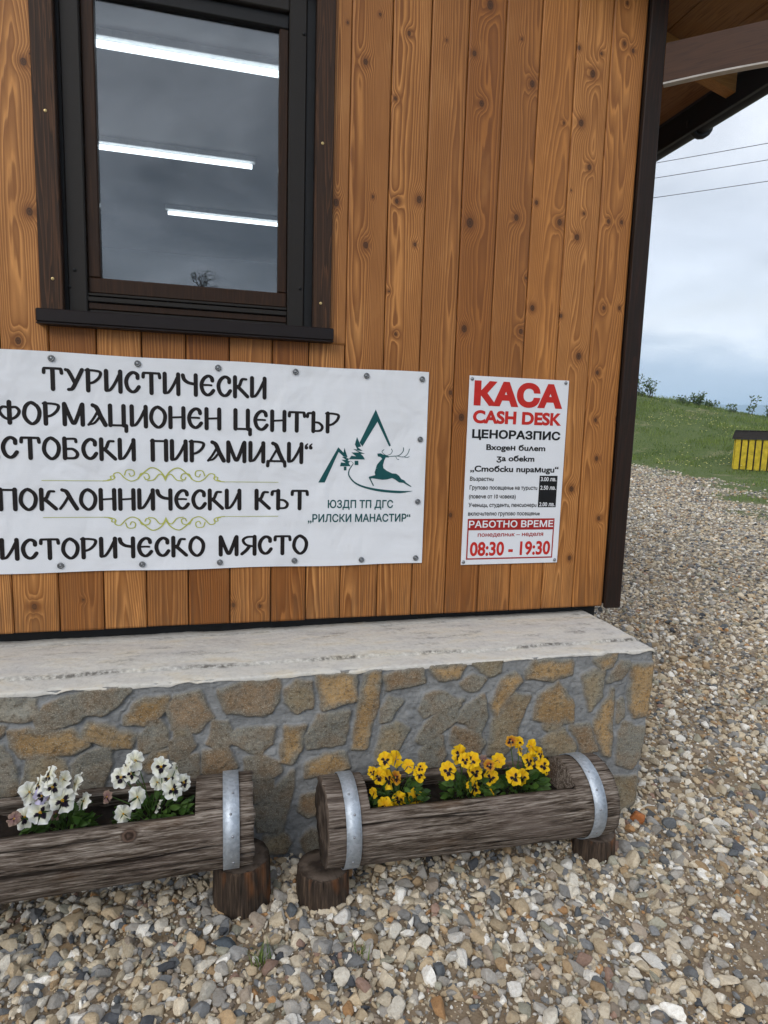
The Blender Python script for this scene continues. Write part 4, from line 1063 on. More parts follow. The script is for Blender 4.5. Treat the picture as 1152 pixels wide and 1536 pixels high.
# price sign
SX0, SX1, SZ0, SZ1 = .9895, 1.4490, .9325, 1.7315
sg_ = thing('price_sign', (1.22, -.002, SZ0), 'white upright price and opening hours sign with red headings on the boards', 'sign')
MB().box((SX0, -.0075, SZ0), (SX1, -.0035, SZ1), .0008).build('panel', MT['signw'], sg_)
PY = -.0083
lines([ftext('КАСА', 1.012, 1.423, 1.614, .092, .060), ftext('CASH DESK', 1.012, 1.423, 1.539, .052, .045), ftext('08:30 - 19:30', 1.027, 1.409, .9715, .060, .030)], 'red_text_line', MT['red'], sg_, PY)
lines([ftext('ЦЕНОРАЗПИС', 1.012, 1.423, 1.476, .034, .040), ftext('Bxogeн бuʌem', 1.079, 1.355, 1.427, .024, .030), ftext('ʒa oбekm', 1.128, 1.306, 1.381, .024, .030),
      ftext('„Cmoбcku nupaмugu“', 1.011, 1.425, 1.335, .025, .030), ftext('Възрастнu', 1.012, 1.120, 1.2955, .017, 0.022), ftext('Групово посещенue на турuстu', 1.012, 1.328, 1.2585, .017, 0.022),
      ftext('(повече от 10 човека)', 1.011, 1.228, 1.2205, .017, 0.022), ftext('Ученuцu, студентu, пенсuонерu', 1.011, 1.329, 1.1835, .017, 0.022), ftext('включuтелно групово посещенue', 1.011, 1.348, 1.1465, .017, 0.022)],
     'black_text_line', MT['blackink'], sg_, PY)
flat([poly(rect(1.336, 1.182, 1.423, 1.3205))], 'price_box', MT['blackink'], sg_, PY)
flat([poly(rect(1.011, 1.083, 1.422, 1.1325)), poly(rect(1.011, .955, 1.422, .961)), poly(rect(1.011, .9612, .0005+1.0165, 1.0828)), poly(rect(1.4165, .9612, 1.422, 1.0828)),], 'hours_frame', MT['darkred'], sg_, PY)
flat([ftext('понеделнuк – неделя', 1.060, 1.371, 1.0545, .018, .020)], 'dark_red_text_line', MT['darkred'], sg_, PY)
lines([ftext('3.00 лв.', 1.342, 1.417, 1.297, .0175, .018), ftext('2.50 лв.', 1.342, 1.417, 1.2595, .0175, .018), ftext('2.00 лв.', 1.342, 1.417, 1.1865, .0175, .018), ftext('РАБОТНО ВРЕМЕ', 1.017, 1.416, 1.0945, .0285, .020)], 'white_text_line', MT['white'], sg_, PY-.0008)
for (x, z) in [(1.001, 1.718), (1.433, 1.721), (1.0, .945), (1.435, .945)]:
    mb = MB(); mb.disc_knob((x, -.0076, z), .0075, .003, n=14); mb.disc_knob((x, -.0100, z), .0045, .0025, n=8)
    mb.build('screw', MT['screw'], sg_, smooth=True)

# ------------------------------------------------------------------ log planters, stumps
def log_planter(name, A, B, r0, r1, slot, bands, knots, label, seed):
    A = np.array(A); B = np.array(B); root = thing(name, ((A[0]+B[0])/2, (A[1]+B[1])/2, min(A[2], B[2])-max(r0, r1)), label, 'planter', 'log planters along the plinth')
    nx = 110; s0, s1 = slot
    ts = np.sort(np.concatenate([np.linspace(0, 1, nx), [s0-1e-5, s0+1e-5, s1-1e-5, s1+1e-5]]))
    rim = rad(40)
    rk = random.Random(seed*7+1)
    cracks = [(rk.uniform(PI-.5, PI*1.62), rk.uniform(-.1, .7), rk.uniform(.25, .7), rk.uniform(.004, .009), rk.uniform(.014, .030), rk.uniform(0, 9)) for _ in range(13)]
    def crack(a, t):
        q = np.zeros_like(a)
        for ca, c0, cl_, dp, wd_, sd_ in cracks:
            env = float(np.clip((t-c0)/.06, 0, 1)*np.clip((c0+cl_-t)/.06, 0, 1))
            if env > 0: q = np.maximum(q, env*np.exp(-((a-ca-.10*float(fbm(t*4, sd_, 3, seed)))/wd_)**2)*dp/.009)
        return q
    th_o = np.linspace(PI-rim, 2*PI+rim, 210)          # front rim, down and round to the back rim (angle 0 = back +Y)
    th_t = np.linspace(rim, PI-rim, 34)[1:-1]
    V = []; ER = []; CKs = []
    Lx = B[0]-A[0]
    for t in ts:
        c = A+(B-A)*t; r_ = r0+(r1-r0)*t
        def rr(th):
            a = np.asarray(th); xx = t*Lx
            # periodic in angle: sample noise on a circle
            q = fbm(np.cos(a)*1.2+seed, np.sin(a)*1.2+xx*1.3, 3, seed)
            fine = fbm(a*9.0+seed, xx*2.2+0*a, 4, seed+3); bl = np.clip((a-PI)/.3, 0, 1)*np.clip((2*PI-a)/.3, 0, 1)
            return r_*(1+.060*q)+.0055*fine*np.maximum(bl, .35)
        ck = crack(th_o, t); ro = rr(th_o)-.0085*ck; o = np.stack([np.full(len(th_o), c[0]), c[1]+ro*np.cos(th_o), c[2]+ro*np.sin(th_o)], -1)
        inner = s0 < t < s1
        if inner:
            wall = .026
            ri = r_-wall; an_ = np.linspace(rim+.10, -PI-rim-.10, len(th_t))
            i_ = np.stack([np.full(len(th_t), c[0]), c[1]+ri*np.cos(an_), c[2]+ri*np.sin(an_)], -1)
            # jagged worn rim
            o[0, 2] += .004*float(fbm(t*22, 1.0, 3, seed)); o[-1, 2] += .004*float(fbm(t*22, 5.0, 3, seed))
        else:
            rt = rr(th_t+2*PI); i_ = np.stack([np.full(len(th_t), c[0]), c[1]+rt*np.cos(th_t), c[2]+rt*np.sin(th_t)], -1)
        loop = np.concatenate([o, i_])
        endj = .006*fbm(loop[:, 1]*30, loop[:, 2]*30, 2, seed) if (t == 0 or t == 1) else 0
        loop[:, 0] += endj
        CKs.append(np.concatenate([ck, np.zeros(len(th_t))])); V.append(loop); ER.append(np.hypot(loop[:, 1]-c[1], loop[:, 2]-c[2]))
    M_ = len(V[0]); V = np.concatenate(V); ER = np.concatenate(ER)
    F_ = grid_faces(len(ts), M_, True)
    caps = []; CV = []; n = len(V)
    for e_, (c, first) in enumerate(((A, 0), (B, (len(ts)-1)*M_))):
        ringv = V[first:first+M_]; prev = np.arange(first, first+M_)
        for q in (.75, .5, .25):
            nv_ = c+(ringv-c)*q; nv_[:, 0] = ringv[:, 0].mean()+.006*fbm(nv_[:, 1]*25, nv_[:, 2]*25, 3, seed+e_)+(1 if e_ == 0 else -1)*.006*(1-q)
            idx = n+np.arange(M_); CV.append(nv_); n += M_
            fq = np.stack([prev, np.roll(prev, -1), np.roll(idx, -1), idx], -1)
            caps.append(fq if e_ == 0 else fq[:, ::-1]); prev = idx
        CV.append(np.array([[ringv[:, 0].mean()+(1 if e_ == 0 else -1)*.006, c[1], c[2]]]))
        ft = np.stack([prev, np.roll(prev, -1), np.full(M_, n)], -1); n += 1
        caps.append(ft if e_ == 0 else ft[:, ::-1])
    CVa = np.concatenate(CV)
    ERc = np.hypot(CVa[:, 1]-A[1], CVa[:, 2]-(A[2]+(B[2]-A[2])*(CVa[:, 0]-A[0])/Lx))
    allv = np.concatenate([V, CVa])
    kn = np.full(len(allv), 5.0)
    for (kx, ky, kz, kr) in knots: kn = np.minimum(kn, np.sqrt(((allv[:, 0]-kx)/1.15)**2+(allv[:, 1]-ky)**2+(allv[:, 2]-kz)**2)/kr)
    bump_ = np.exp(-(kn/1.4)**2)*.007*(kn > .55)
    allv[:, 1] -= bump_
    fm = np.concatenate([np.zeros(len(F_), int), np.ones(sum(len(c) for c in caps), int)])
    part('log', allv, [F_]+caps, [MT['log'], MT['end']], root, True, fmat=fm, attrs={'er': np.concatenate([ER, ERc]), 'kn': kn, 'ck': np.concatenate([np.concatenate(CKs), np.zeros(len(ERc))])})
    # soil
    tS = np.linspace(s0+.004, s1-.004, 60); yS = np.linspace(-1, 1, 12)
    sv = []
    for t in tS:
        c = A+(B-A)*t; r_ = (r0+(r1-r0)*t)-.027
        zt = .018
        hw = math.sqrt(r_*r_-zt*zt)
        for q in yS: sv.append((c[0], c[1]+q*hw*.985, c[2]+zt+.010*float(fbm(c[0]*25, q*4, 3, seed+9))+.012*float(vnoise(c[0]*90, q*14, 3))))
    part('soil', np.array(sv), grid_faces(60, 12)[:, ::-1], MT['soil'], root)
    for bx in bands:
        t = (bx-A[0])/Lx; c = A+(B-A)*t; r_ = r0+(r1-r0)*t
        bw = .0235; V2 = []; an_ = np.linspace(0, 2*PI, 73)
        for (dx, dr) in ((-bw, .0), (-bw, .0030), (bw, .0030), (bw, .0)):
            x_ = bx+dx; tq = (x_-A[0])/Lx
            q = fbm(np.cos(an_)*1.2+seed, np.sin(an_)*1.2+tq*Lx*1.3, 3, seed)
            rb = r_*(1+.060*q)+.0035+dr
            V2.append(np.stack([np.full(73, x_), c[1]+rb*np.cos(an_), c[2]+rb*np.sin(an_)], -1))
        bo_ = part('metal_band', np.concatenate(V2), grid_faces(4, 73), MT['galv'], root)
        for ang in (118, 143, 168, 205):
            a = rad(ang); q = float(fbm(math.cos(a)*1.2+seed, math.sin(a)*1.2+t*Lx*1.3, 3, seed)); rb = r_*(1+.060*q)+.0060
            P = c+np.array([random.uniform(-.008, .008), rb*math.cos(a), rb*math.sin(a)]); P[0] += bx-c[0]
            bm = bmesh.new(); bmesh.ops.create_uvsphere(bm, u_segments=8, v_segments=5, radius=.0042)
            bm.transform(Matrix.Translation(Vector(P))); me = bpy.data.meshes.new('nail'); bm.to_mesh(me); bm.free()
            for pg in me.polygons: pg.use_smooth = True
            me.materials.append(MT['screw']); place('nail', me, bo_)
    return root
P1 = at(193, 1253, -.755)
log_planter('log_planter', (-1.36, -.635, .292), (.085, -.622, .294), .150, .129, (.09, .885), (-1.27, .020), [(P1[0], -.755, P1[2], .020)],
            'long weathered half-log planter of white pansies, cut by the left picture edge', 5)
log_planter('log_planter', (.305, -.622, .243), (1.312, -.620, .216), .137, .135, (.132, .846), (.383, 1.234), [],
            'short weathered log planter of yellow pansies with two metal bands', 11)
def stump(x, y, r_, h, label, seed, tilt=0.0):
    root = thing('wooden_stump', (x, y, 0), label, 'stump', 'stumps carrying the log planters')
    zs2 = np.linspace(-.05, h, 26); an_ = np.linspace(0, 2*PI, 96, endpoint=False); V = []; ER = []
    for k, z in enumerate(zs2):
        rr_ = r_*(1+.05*fbm(np.cos(an_)*1.5+seed, np.sin(an_)*1.5, 3, seed))+.0035*fbm(np.cos(an_)*9+seed, np.sin(an_)*9+z*3, 3, seed+1)+.004*(1-z/h)
        if k == len(zs2)-1: rr_ = rr_-.003
        V.append(np.stack([x+rr_*np.cos(an_), y+rr_*np.sin(an_), np.full(96, z)+(tilt*(rr_*np.cos(an_)) if k > 20 else 0)], -1))
    for q in (.66, .33, .02):
        b = V[25]; V.append(np.stack([x+(b[:, 0]-x)*q, y+(b[:, 1]-y)*q, b[:, 2]*1.0+.003*fbm(b[:, 0]*40*q, b[:, 1]*40, 2, seed)], -1))
    n = 96; fm = [0]*(25*n)+[1]*(3*n)
    allv = np.concatenate(V)
    part('trunk_piece', allv, grid_faces(len(V), n, True)[:, ::-1], [MT['stump'], MT['stump_top']], root, True, fmat=fm, attrs={'er': np.hypot(allv[:, 0]-x, allv[:, 1]-y)})
stump(.054, -.604, .087, .150, 'dark stump with orange streaks under the right end of the white pansy planter', 3)
stump(.309, -.642, .081, .106, 'dark round stump under the left end of the yellow pansy planter', 4)
stump(1.305, -.632, .074, .078, 'low dark stump under the right end of the yellow pansy planter', 8)
stump(-1.20, -.63, .080, .132, 'stump under the far left end of the white pansy planter, outside the picture', 9)

# ------------------------------------------------------------------ pansies
def bloom_mesh(size, seed, blotch=True, half=False):
    rs = np.random.default_rng(seed); V = []; F = []; BL = []; PR = []; n = 0
    pet = [(65, .92, 0.0, .010), (115, .92, 0.0, .012), (5, .88, 1.0, .005), (175, .88, 1.0, .005), (270, 1.02, 1.15, .0)]
    if half: pet = pet[2:]
    for ang, ln, bl, back in pet:
        a0 = rad(ang+rs.uniform(-8, 8)); nr, na = 7, 11
        for i in range(nr):
            q = i/(nr-1)
            for j in range(na):
                s_ = (j/(na-1))*2-1
                wd = rad(48)*(.45+.55*min(1, q*1.4))
                rr_ = ln*q*(1+.07*math.sin(s_*6+seed*1.7+ang)-.16*abs(s_)**2.2-.10*(abs(s_) < .12)*(q > .9)*(ang == 270))
                a = a0+s_*wd*(1 if q > 0 else 0)
                x = rr_*math.cos(a); z = rr_*math.sin(a)
                y = -back*8*.1+.10*q*q+.15*math.sin(s_*4.2+seed+ang)*q**2+.09*math.cos(s_*9+ang+seed)*q**3
                V.append((x*size/2, (y*size/2)+back*.35, z*size/2)); PR.append(q)
                BL.append((bl*(1.22-q*1.30*(1+.45*abs(s_)**2)) if blotch else 0) if q > .05 else bl)
        for i in range(nr-1):
            for j in range(na-1):
                k = n+i*na+j; F.append([k, k+1, k+na+1, k+na])
        n += nr*na
    return np.array(V), F, np.clip(np.array(BL), 0, 1), np.array(PR)
def leaf_cluster(pts, dirs, size, rs, kind='ovate'):
    V = []; F = []; R = []; n = 0
    prof = [(0, 0.05), (.25, .34), (.55, .40), (.82, .22), (1, .0)]
    for p, d in zip(pts, dirs):
        d = d/np.linalg.norm(d); sd_ = np.cross(d, rs.normal(size=3)); sd_ /= np.linalg.norm(sd_)+1e-9; up = np.cross(sd_, d)
        ln = size*rs.uniform(.65, 1.25); c = rs.random(); bend = rs.uniform(-.1, .35)
        for (t, w_) in prof:
            ctr = p+d*ln*t-up*bend*ln*t*t
            V += [ctr-sd_*w_*ln*.62+up*w_*ln*.18, ctr, ctr+sd_*w_*ln*.62+up*w_*ln*.18]; R += [c]*3
        for i in range(4):
            k = n+i*3; F += [[k, k+1, k+4, k+3], [k+1, k+2, k+5, k+4]]
        n += 15
    return np.array(V), F, np.array(R)
def pansy(blooms, zoom, base, label, kind, seed, nleaf=120, spread=(.085, .05), group='pansy plants in the log planters'):
    """blooms: (x, y, size in cm, material key, face turn)"""
    (zs2, ox, oy) = zoom; rs = np.random.default_rng(seed)
    root = thing('pansy_plant', base, label, 'flower', group)
    B = np.array(base)
    pts = []; dirs = []
    for i in range(nleaf):
        a = rs.uniform(0, 2*PI); q = math.sqrt(rs.random()); h = rs.random()
        p = B+np.array([math.cos(a)*spread[0]*q, math.sin(a)*spread[1]*q, .004+.085*h*(1-.5*q)])
        pts.append(p); dirs.append(np.array([math.cos(a)*.8, math.sin(a)*.8-.25, rs.uniform(-.1, .8)]))
    v, f, r_ = leaf_cluster(pts, dirs, .034, rs)
    part('foliage', v, f, MT['leaf'], root, True, attrs={'rnd': r_})
    stem = MB()
    for i, (x, y, sz, mk, turn) in enumerate(blooms):
        dep = -.635+rs.uniform(-.035, .015)
        P = at(ox+x/zs2, oy+y/zs2, dep); s_ = sz/100*1.16
        v, f, bl, pr_ = bloom_mesh(s_, seed*31+i, blotch=mk not in ('petal_f',) and turn < 50)
        R_ = Matrix.Rotation(rad(rs.uniform(-38, 38)+(turn if i % 2 else -turn)), 3, 'Z') @ Matrix.Rotation(rad(rs.uniform(-38, -8)), 3, 'X') @ Matrix.Rotation(rad(rs.uniform(-40, 40)), 3, 'Y')
        v = v @ np.array(R_).T+P
        part('bloom', v, f, MT[mk], root, True, attrs={'bl': bl, 'pr': pr_})
        g = np.array([B[0]+rs.uniform(-.03, .03), B[1]+rs.uniform(-.02, .02), B[2]])
        stem.tube([g, (g+P)/2+np.array([0, .012, .012]), P+np.array([0, .010, 0])], .0016, 5)
    stem.build('stem', MT['leaf'], root, smooth=True, attrs={'rnd': np.full(stem.n, .6)})
ZW = (1152/340, 0, 980); ZC = (1152/340, 320, 960); ZD = (3.2, 640, 940)
W, Yl, Fd = 'petal_w', 'petal_y', 'petal_f'
pansy([(318,748,6.6,W,0),(205,808,6.2,W,0),(125,832,5.6,W,10),(268,678,5.6,W,20),(242,625,5.6,W,30),(152,705,5.6,W,55),(380,665,6.0,W,55),(212,725,4.2,'petal_l',10),(420,752,4.8,W,60),(285,815,3.4,Fd,20),(190,670,5.0,W,40),(70,840,3.6,Fd,30),(320,640,4.6,W,50)], ZW, (-.46, -.62, .305),
      'white pansy clump nearest the left picture edge in the long log planter', 'w', 3)
pansy([(615,630,5.4,W,10),(690,545,5.2,W,55),(665,610,5.0,W,40),(820,575,5.6,W,0),(858,640,5.6,W,0),(880,690,5.8,W,5),(935,655,4.6,W,0),(700,730,5.6,W,55),(800,775,3.6,W,60),(628,815,5.0,W,60),(540,730,3.4,Fd,20),(900,585,4.0,W,60),(640,575,4.6,W,50),(800,655,4.0,W,50)], ZW, (-.205, -.62, .305),
      'white pansy clump beside the cut end block of the long log planter', 'w', 7, 140, (.10, .05))
pansy([(875,608,4.8,Yl,5),(930,605,5.2,Yl,50),(842,692,5.0,Yl,0),(890,705,6.0,Yl,30),(990,640,4.0,Yl,50),(1050,680,4.8,Yl,15),(945,810,4.6,Yl,30),(1030,800,5.8,Yl,0),(872,842,5.0,Yl,60),(818,775,3.0,Yl,60),(1055,650,3.6,Yl,40),(810,672,3.4,Yl,40),(925,700,4.0,'petal_r',20)], ZC, (.565, -.615, .258),
      'yellow pansy clump next to the left metal band of its planter', 'y', 11)
pansy([(102,690,5.4,Yl,0),(160,612,6.0,Yl,45),(215,640,5.2,Yl,30),(232,700,5.0,Yl,0),(228,768,5.2,Yl,0),(310,722,5.0,Yl,15),(345,640,4.6,Yl,60),(275,640,3.4,Fd,20),(185,640,4.4,Yl,5),(318,792,2.4,Yl,60),(300,665,3.6,'petal_r',30)], ZD, (.815, -.612, .250),
      'yellow pansy clump in the middle of the short planter, with two wilted blooms', 'y', 15)
pansy([(405,548,3.8,'petal_r',20),(450,585,4.6,Yl,30),(500,575,4.6,Yl,50),(548,612,4.4,Yl,15),(493,645,5.0,Yl,0),(560,665,4.8,Yl,5),(420,720,5.2,Yl,0),(462,722,5.0,Yl,10),(440,555,3.6,Yl,40),(575,690,3.0,Yl,40),(520,600,3.6,Yl,40)], ZD, (1.015, -.612, .248),
      'tall yellow pansy clump beside the right end block of its planter', 'y', 19, 120, (.075, .05))

# ------------------------------------------------------------------ gravel
def ico(sub):
    bm = bmesh.new(); bmesh.ops.create_icosphere(bm, subdivisions=sub, radius=1); bm.verts.ensure_lookup_table(); bm.verts.index_update()
    v = np.array([tuple(q.co) for q in bm.verts]); f = np.array([[q.index for q in fa_.verts] for fa_ in bm.faces]); bm.free()
    return v/np.linalg.norm(v, axis=1)[:, None], f
def stone_shape(v, rs, k=11):
    nn = rs.normal(size=(k, 3)); nn /= np.linalg.norm(nn, axis=1)[:, None]; d = rs.uniform(.40, .70, k)
    dots = np.maximum(v @ nn.T, 1e-3); q = d[None]/dots
    rr_ = (np.sum(q**-24, 1)+1)**(-1/24)
    return v*rr_[:, None]
PCOL = np.array([(.54,.47,.36),(.48,.41,.30),(.42,.335,.225),(.33,.31,.28),(.25,.245,.235),(.18,.185,.19),(.115,.125,.135),(.60,.56,.48),(.70,.68,.63),(.36,.255,.15),(.40,.23,.11),(.29,.24,.19),(.075,.080,.090),(.27,.18,.14),(.31,.30,.24)])
PW = np.array([.16,.15,.11,.10,.08,.055,.04,.12,.09,.05,.015,.06,.02,.012,.05]); PW /= PW.sum()
GV = []; GF = []; GC = []; gn = 0
def scatter(n, region, rmin, rmax, sub, seed, flat_=.62, zoff=.3, keep=None, nvar=26):
    global gn
    rs = np.random.default_rng(seed); base, f = ico(sub)
    xy = region(n, rs)
    if keep is not None: xy = xy[rs.random(len(xy)) < keep(xy)]
    inside = (xy[:, 0] < XR-.01) & (xy[:, 0] > -3.1) & (xy[:, 1] > YF+.01)
    xy = xy[~inside]; n = len(xy)
    R = 1.35*rmin*(rmax/rmin)**rs.beta(1.3, 2.2, n)
    asp = np.stack([np.ones(n), rs.uniform(.55, .98, n), rs.uniform(.40, .82, n)], -1)
    yaw = rs.uniform(0, 2*PI, n); tx = rs.normal(0, .28, n); ty = rs.normal(0, .28, n)
    cz, sz = np.cos(yaw), np.sin(yaw); cx_, sx_ = np.cos(tx), np.sin(tx); c2_, s2_ = np.cos(ty), np.sin(ty)
    Rz = np.zeros((n, 3, 3)); Rz[:, 0, 0] = cz; Rz[:, 0, 1] = -sz; Rz[:, 1, 0] = sz; Rz[:, 1, 1] = cz; Rz[:, 2, 2] = 1
    Rx = np.zeros((n, 3, 3)); Rx[:, 0, 0] = 1; Rx[:, 1, 1] = cx_; Rx[:, 1, 2] = -sx_; Rx[:, 2, 1] = sx_; Rx[:, 2, 2] = cx_
    Ry = np.zeros((n, 3, 3)); Ry[:, 1, 1] = 1; Ry[:, 0, 0] = c2_; Ry[:, 0, 2] = s2_; Ry[:, 2, 0] = -s2_; Ry[:, 2, 2] = c2_
    MM = Rx @ Ry @ Rz
    pos = np.stack([xy[:, 0], xy[:, 1], terr(xy[:, 0], xy[:, 1])+R*asp[:, 2]*rs.uniform(.05, zoff+.35, n)], -1)
    col = PCOL[rs.choice(len(PCOL), n, p=PW)]*(rs.uniform(.80, 1.32, n)[:, None])
    var = rs.integers(0, nvar, n)
    for k in range(nvar):
        s_ = np.where(var == k)[0]
        if not len(s_): continue
        sh = stone_shape(base, rs, rs.integers(9, 14))
        v = sh[None]*(asp[s_]*R[s_, None])[:, None, :]
        v = np.einsum('nij,nvj->nvi', MM[s_], v)+pos[s_, None, :]
        GV.append(v.reshape(-1, 3).astype(np.float32)); nv_ = len(base)
        GF.append((f[None]+(np.arange(len(s_))*nv_)[:, None, None]).reshape(-1, 3)+gn); gn += len(s_)*nv_
        GC.append(np.repeat(col[s_], nv_, 0).astype(np.float32))
def box_region(x0, x1, y0, y1): return lambda n, rs: np.stack([rs.uniform(x0, x1, n), rs.uniform(y0, y1, n)], -1)
def wedge(t0, t1, a0, a1):
    def f(n, rs):
        t = np.sqrt(rs.uniform(t0*t0, t1*t1, n)); a = np.radians(rs.uniform(a0, a1, n)); return np.stack([t*np.sin(a), t*np.cos(a)-D], -1)
    return f
def bare(xy):                                         # patches trodden bare
    x, y = xy[:, 0], xy[:, 1]
    p = np.exp(-(((x-1.62)/.34)**2+((y+1.15)/.20)**2))+.85*np.exp(-(((x-.60)/.24)**2+((y+1.16)/.10)**2))+.8*np.exp(-(((x-2.2)/.35)**2+((y+.45)/.25)**2))+.6*np.exp(-(((x-3.2)/.6)**2+((y-1.0)/.5)**2))
    p = .8*p+.22*sstep(.15, .45, fbm(x*1.6, y*1.6, 3, 77))
    return np.clip(1.05-p, .06, 1)
def ng(xy): return (1-grass_mask(xy[:, 0], xy[:, 1]))
NEAR = box_region(-1.9, 2.9, -1.85, -.40); NA = 4.8*1.45
scatter(int(NA*640), NEAR, .017, .034, 3, 1, keep=bare)
scatter(int(NA*2100), NEAR, .010, .019, 2, 2, keep=bare)
scatter(int(NA*3400), NEAR, .005, .0105, 2, 3, zoff=.2, keep=lambda q: np.clip(bare(q)+.25, 0, 1))
scatter(int(NA*3500), NEAR, .0022, .005, 1, 4, zoff=.2)
MID = wedge(2.5, 6.2, 22, 62)
def midkeep(q): return bare(q)*((q[:, 0] > 2.9) | (q[:, 1] > -.40))
MA = .5*rad(40)*(6.2**2-2.5**2)
scatter(int(MA*420), MID, .016, .034, 2, 5, keep=midkeep)
scatter(int(MA*1500), MID, .010, .018, 2, 6, keep=midkeep)
scatter(int(MA*1800), MID, .005, .010, 1, 7, keep=midkeep)
FAR = wedge(6.2, 12, 29, 52); FA = .5*rad(23)*(144-38)
scatter(int(FA*330), FAR, .018, .034, 2, 8, keep=ng)
scatter(int(FA*800), FAR, .010, .019, 1, 9, keep=ng)
FAR2 = wedge(12, 21, 31, 50); F2 = .5*rad(19)*(441-144)
scatter(int(F2*260), FAR2, .020, .042, 1, 10, keep=ng)
gravel = place('gravel', mesh_from('gravel', np.concatenate(GV), np.concatenate(GF), [MT['pebble']], False, attrs={'col': np.concatenate(GC)}))
tag(gravel, 'mixed tan and grey gravel spread over the sandy ground', kind='stuff')

def rock(x, y, r_, asp, col, label, seed, yaw=0.0):
    rs = np.random.default_rng(seed); b, f = ico(4); v = stone_shape(b, rs, 12)*np.array(asp)*r_
    v += (b*(.03*r_)*fbm(b[:, 0]*4+seed, b[:, 1]*4+b[:, 2]*3, 3, seed)[:, None])
    c, s_ = math.cos(yaw), math.sin(yaw); v = v @ np.array([[c, s_, 0], [-s_, c, 0], [0, 0, 1]])
    z = float(terr(x, y)); v = v+np.array([x, y, z+r_*asp[2]*.62])
    o = place('rock', mesh_from('rock', v-np.array([x, y, z]), f, [MT['pebble']], True, attrs={'col': np.tile(col, (len(v), 1))})); o.location = (x, y, z)
    tag(o, label, 'rock')
rock(1.575, -.515, .046, (1, .72, .62), (.40, .15, .055), 'orange-brown rock at the foot of the plinth corner', 1, .2)
rock(.003, -.79, .046, (1, .6, .5), (.075, .090, .105), 'dark slate-blue rock in front of the orange-streaked stump', 2, -.3)
rock(.355, -.766, .036, (1, .85, .8), (.60, .58, .54), 'white angular rock just in front of the middle stump', 13, .5)
rock(.487, -.862, .036, (1, .75, .7), (.62, .58, .50), 'cream rock lying in the gravel below the yellow pansies', 5, 1.0)
rock(1.665, -.575, .040, (1, .85, .7), (.135, .145, .155), 'dark grey rock right of the orange-brown one', 6, .4)
rock(.195, -.72, .034, (.7, 1, .8), (.11, .12, .13), 'dark grey upright rock between the two front stumps', 7, .3)

# weeds in the gravel
def weed(x, y, n, ln, label, seed):
    rs = np.random.default_rng(seed); z = float(terr(x, y)); V = []; F = []; R = []; k = 0
    for i in range(n):
        a = rs.uniform(0, 2*PI); lean = rs.uniform(.2, .9); L_ = ln*rs.uniform(.5, 1.1); c = rs.random(); bx, by = rs.normal(0, .012, 2)
        d = np.array([math.cos(a), math.sin(a)]); sd_ = np.array([-d[1], d[0]])*.0022
        for t in (0, .4, .75, 1):
            w_ = 1-t*.95; p = np.array([bx+d[0]*L_*lean*t*t, by+d[1]*L_*lean*t*t, L_*t*(1-.35*lean*t)])
            V += [(p[0]-sd_[0]*w_, p[1]-sd_[1]*w_, p[2]), (p[0]+sd_[0]*w_, p[1]+sd_[1]*w_, p[2])]; R += [c, c]
        for q in range(3): F.append([k+q*2, k+q*2+1, k+q*2+3, k+q*2+2])
        k += 8
    o = place('weed_tuft', mesh_from('weed_tuft', np.array(V), F, [MT['blade']], True, attrs={'rnd': np.array(R)})); o.location = (x, y, z+.006)
    tag(o, label, 'weed', 'weeds in the gravel')
weed(.118, -.60, 34, .075, 'green grass weed beside the orange-streaked stump', 1)
weed(.096, -.875, 26, .060, 'small green weed in the gravel in front of the white planter end', 2)
weed(.385, -.905, 16, .045, 'tiny green weed in the gravel in front of the middle stump', 3)

# ------------------------------------------------------------------ hillside: grass, shrubs, bin
def blades(n, reg, seed, hmin, hmax, wd):
    rs = np.random.default_rng(seed); xy = reg(n, rs); m = grass_mask(xy[:, 0], xy[:, 1]); pn = fbm(xy[:, 0]*1.3, xy[:, 1]*1.3, 3, 19)
    xy = xy[(rs.random(len(xy)) < m**1.6*np.clip(.62+pn*1.1, .05, 1))]
    n = len(xy); z = terr(xy[:, 0], xy[:, 1]); a = rs.uniform(0, 2*PI, n); pn = fbm(xy[:, 0]*1.1, xy[:, 1]*1.1, 3, 29)
    h = rs.uniform(hmin, hmax, n)*np.clip(.8+pn*.9, .35, 1.6); l = rs.uniform(.15, .7, n)*h
    d = np.stack([np.cos(a), np.sin(a)], -1); s_ = np.stack([-d[:, 1], d[:, 0]], -1)*wd*rs.uniform(.6, 1.3, n)[:, None]
    b = np.stack([xy[:, 0], xy[:, 1], z-.02], -1)
    V = np.zeros((n, 5, 3))
    V[:, 0] = b; V[:, 0, :2] -= s_; V[:, 1] = b; V[:, 1, :2] += s_
    mid = b.copy(); mid[:, :2] += d*l[:, None]*.35; mid[:, 2] += h*.6
    V[:, 2] = mid; V[:, 2, :2] -= s_*.7; V[:, 3] = mid; V[:, 3, :2] += s_*.7
    V[:, 4] = b; V[:, 4, :2] += d*l[:, None]; V[:, 4, 2] += h
    k = np.arange(n)[:, None]*5
    q = np.concatenate([k+0, k+1, k+3, k+2], 1); t = np.concatenate([k+2, k+3, k+4], 1)
    rnd = np.repeat(np.clip(rs.beta(2, 2.2, n)+pn*.8, 0, 1), 5)
    return V.reshape(-1, 3), q, t, rnd
parts = [blades(26000, wedge(11, 21, 29, 54), 1, .03, .10, .007), blades(52000, wedge(18, 31, 30, 52), 2, .06, .17, .010)]
V = []; Q = []; T = []; R = []; n = 0
for v, q, t, r_ in parts:
    V.append(v); Q.append(q+n); T.append(t+n); R.append(r_); n += len(v)
gg = place('grass', mesh_from('grass', np.concatenate(V), [np.concatenate(Q), np.concatenate(T)], [MT['blade']], True, attrs={'rnd': np.concatenate(R)}))
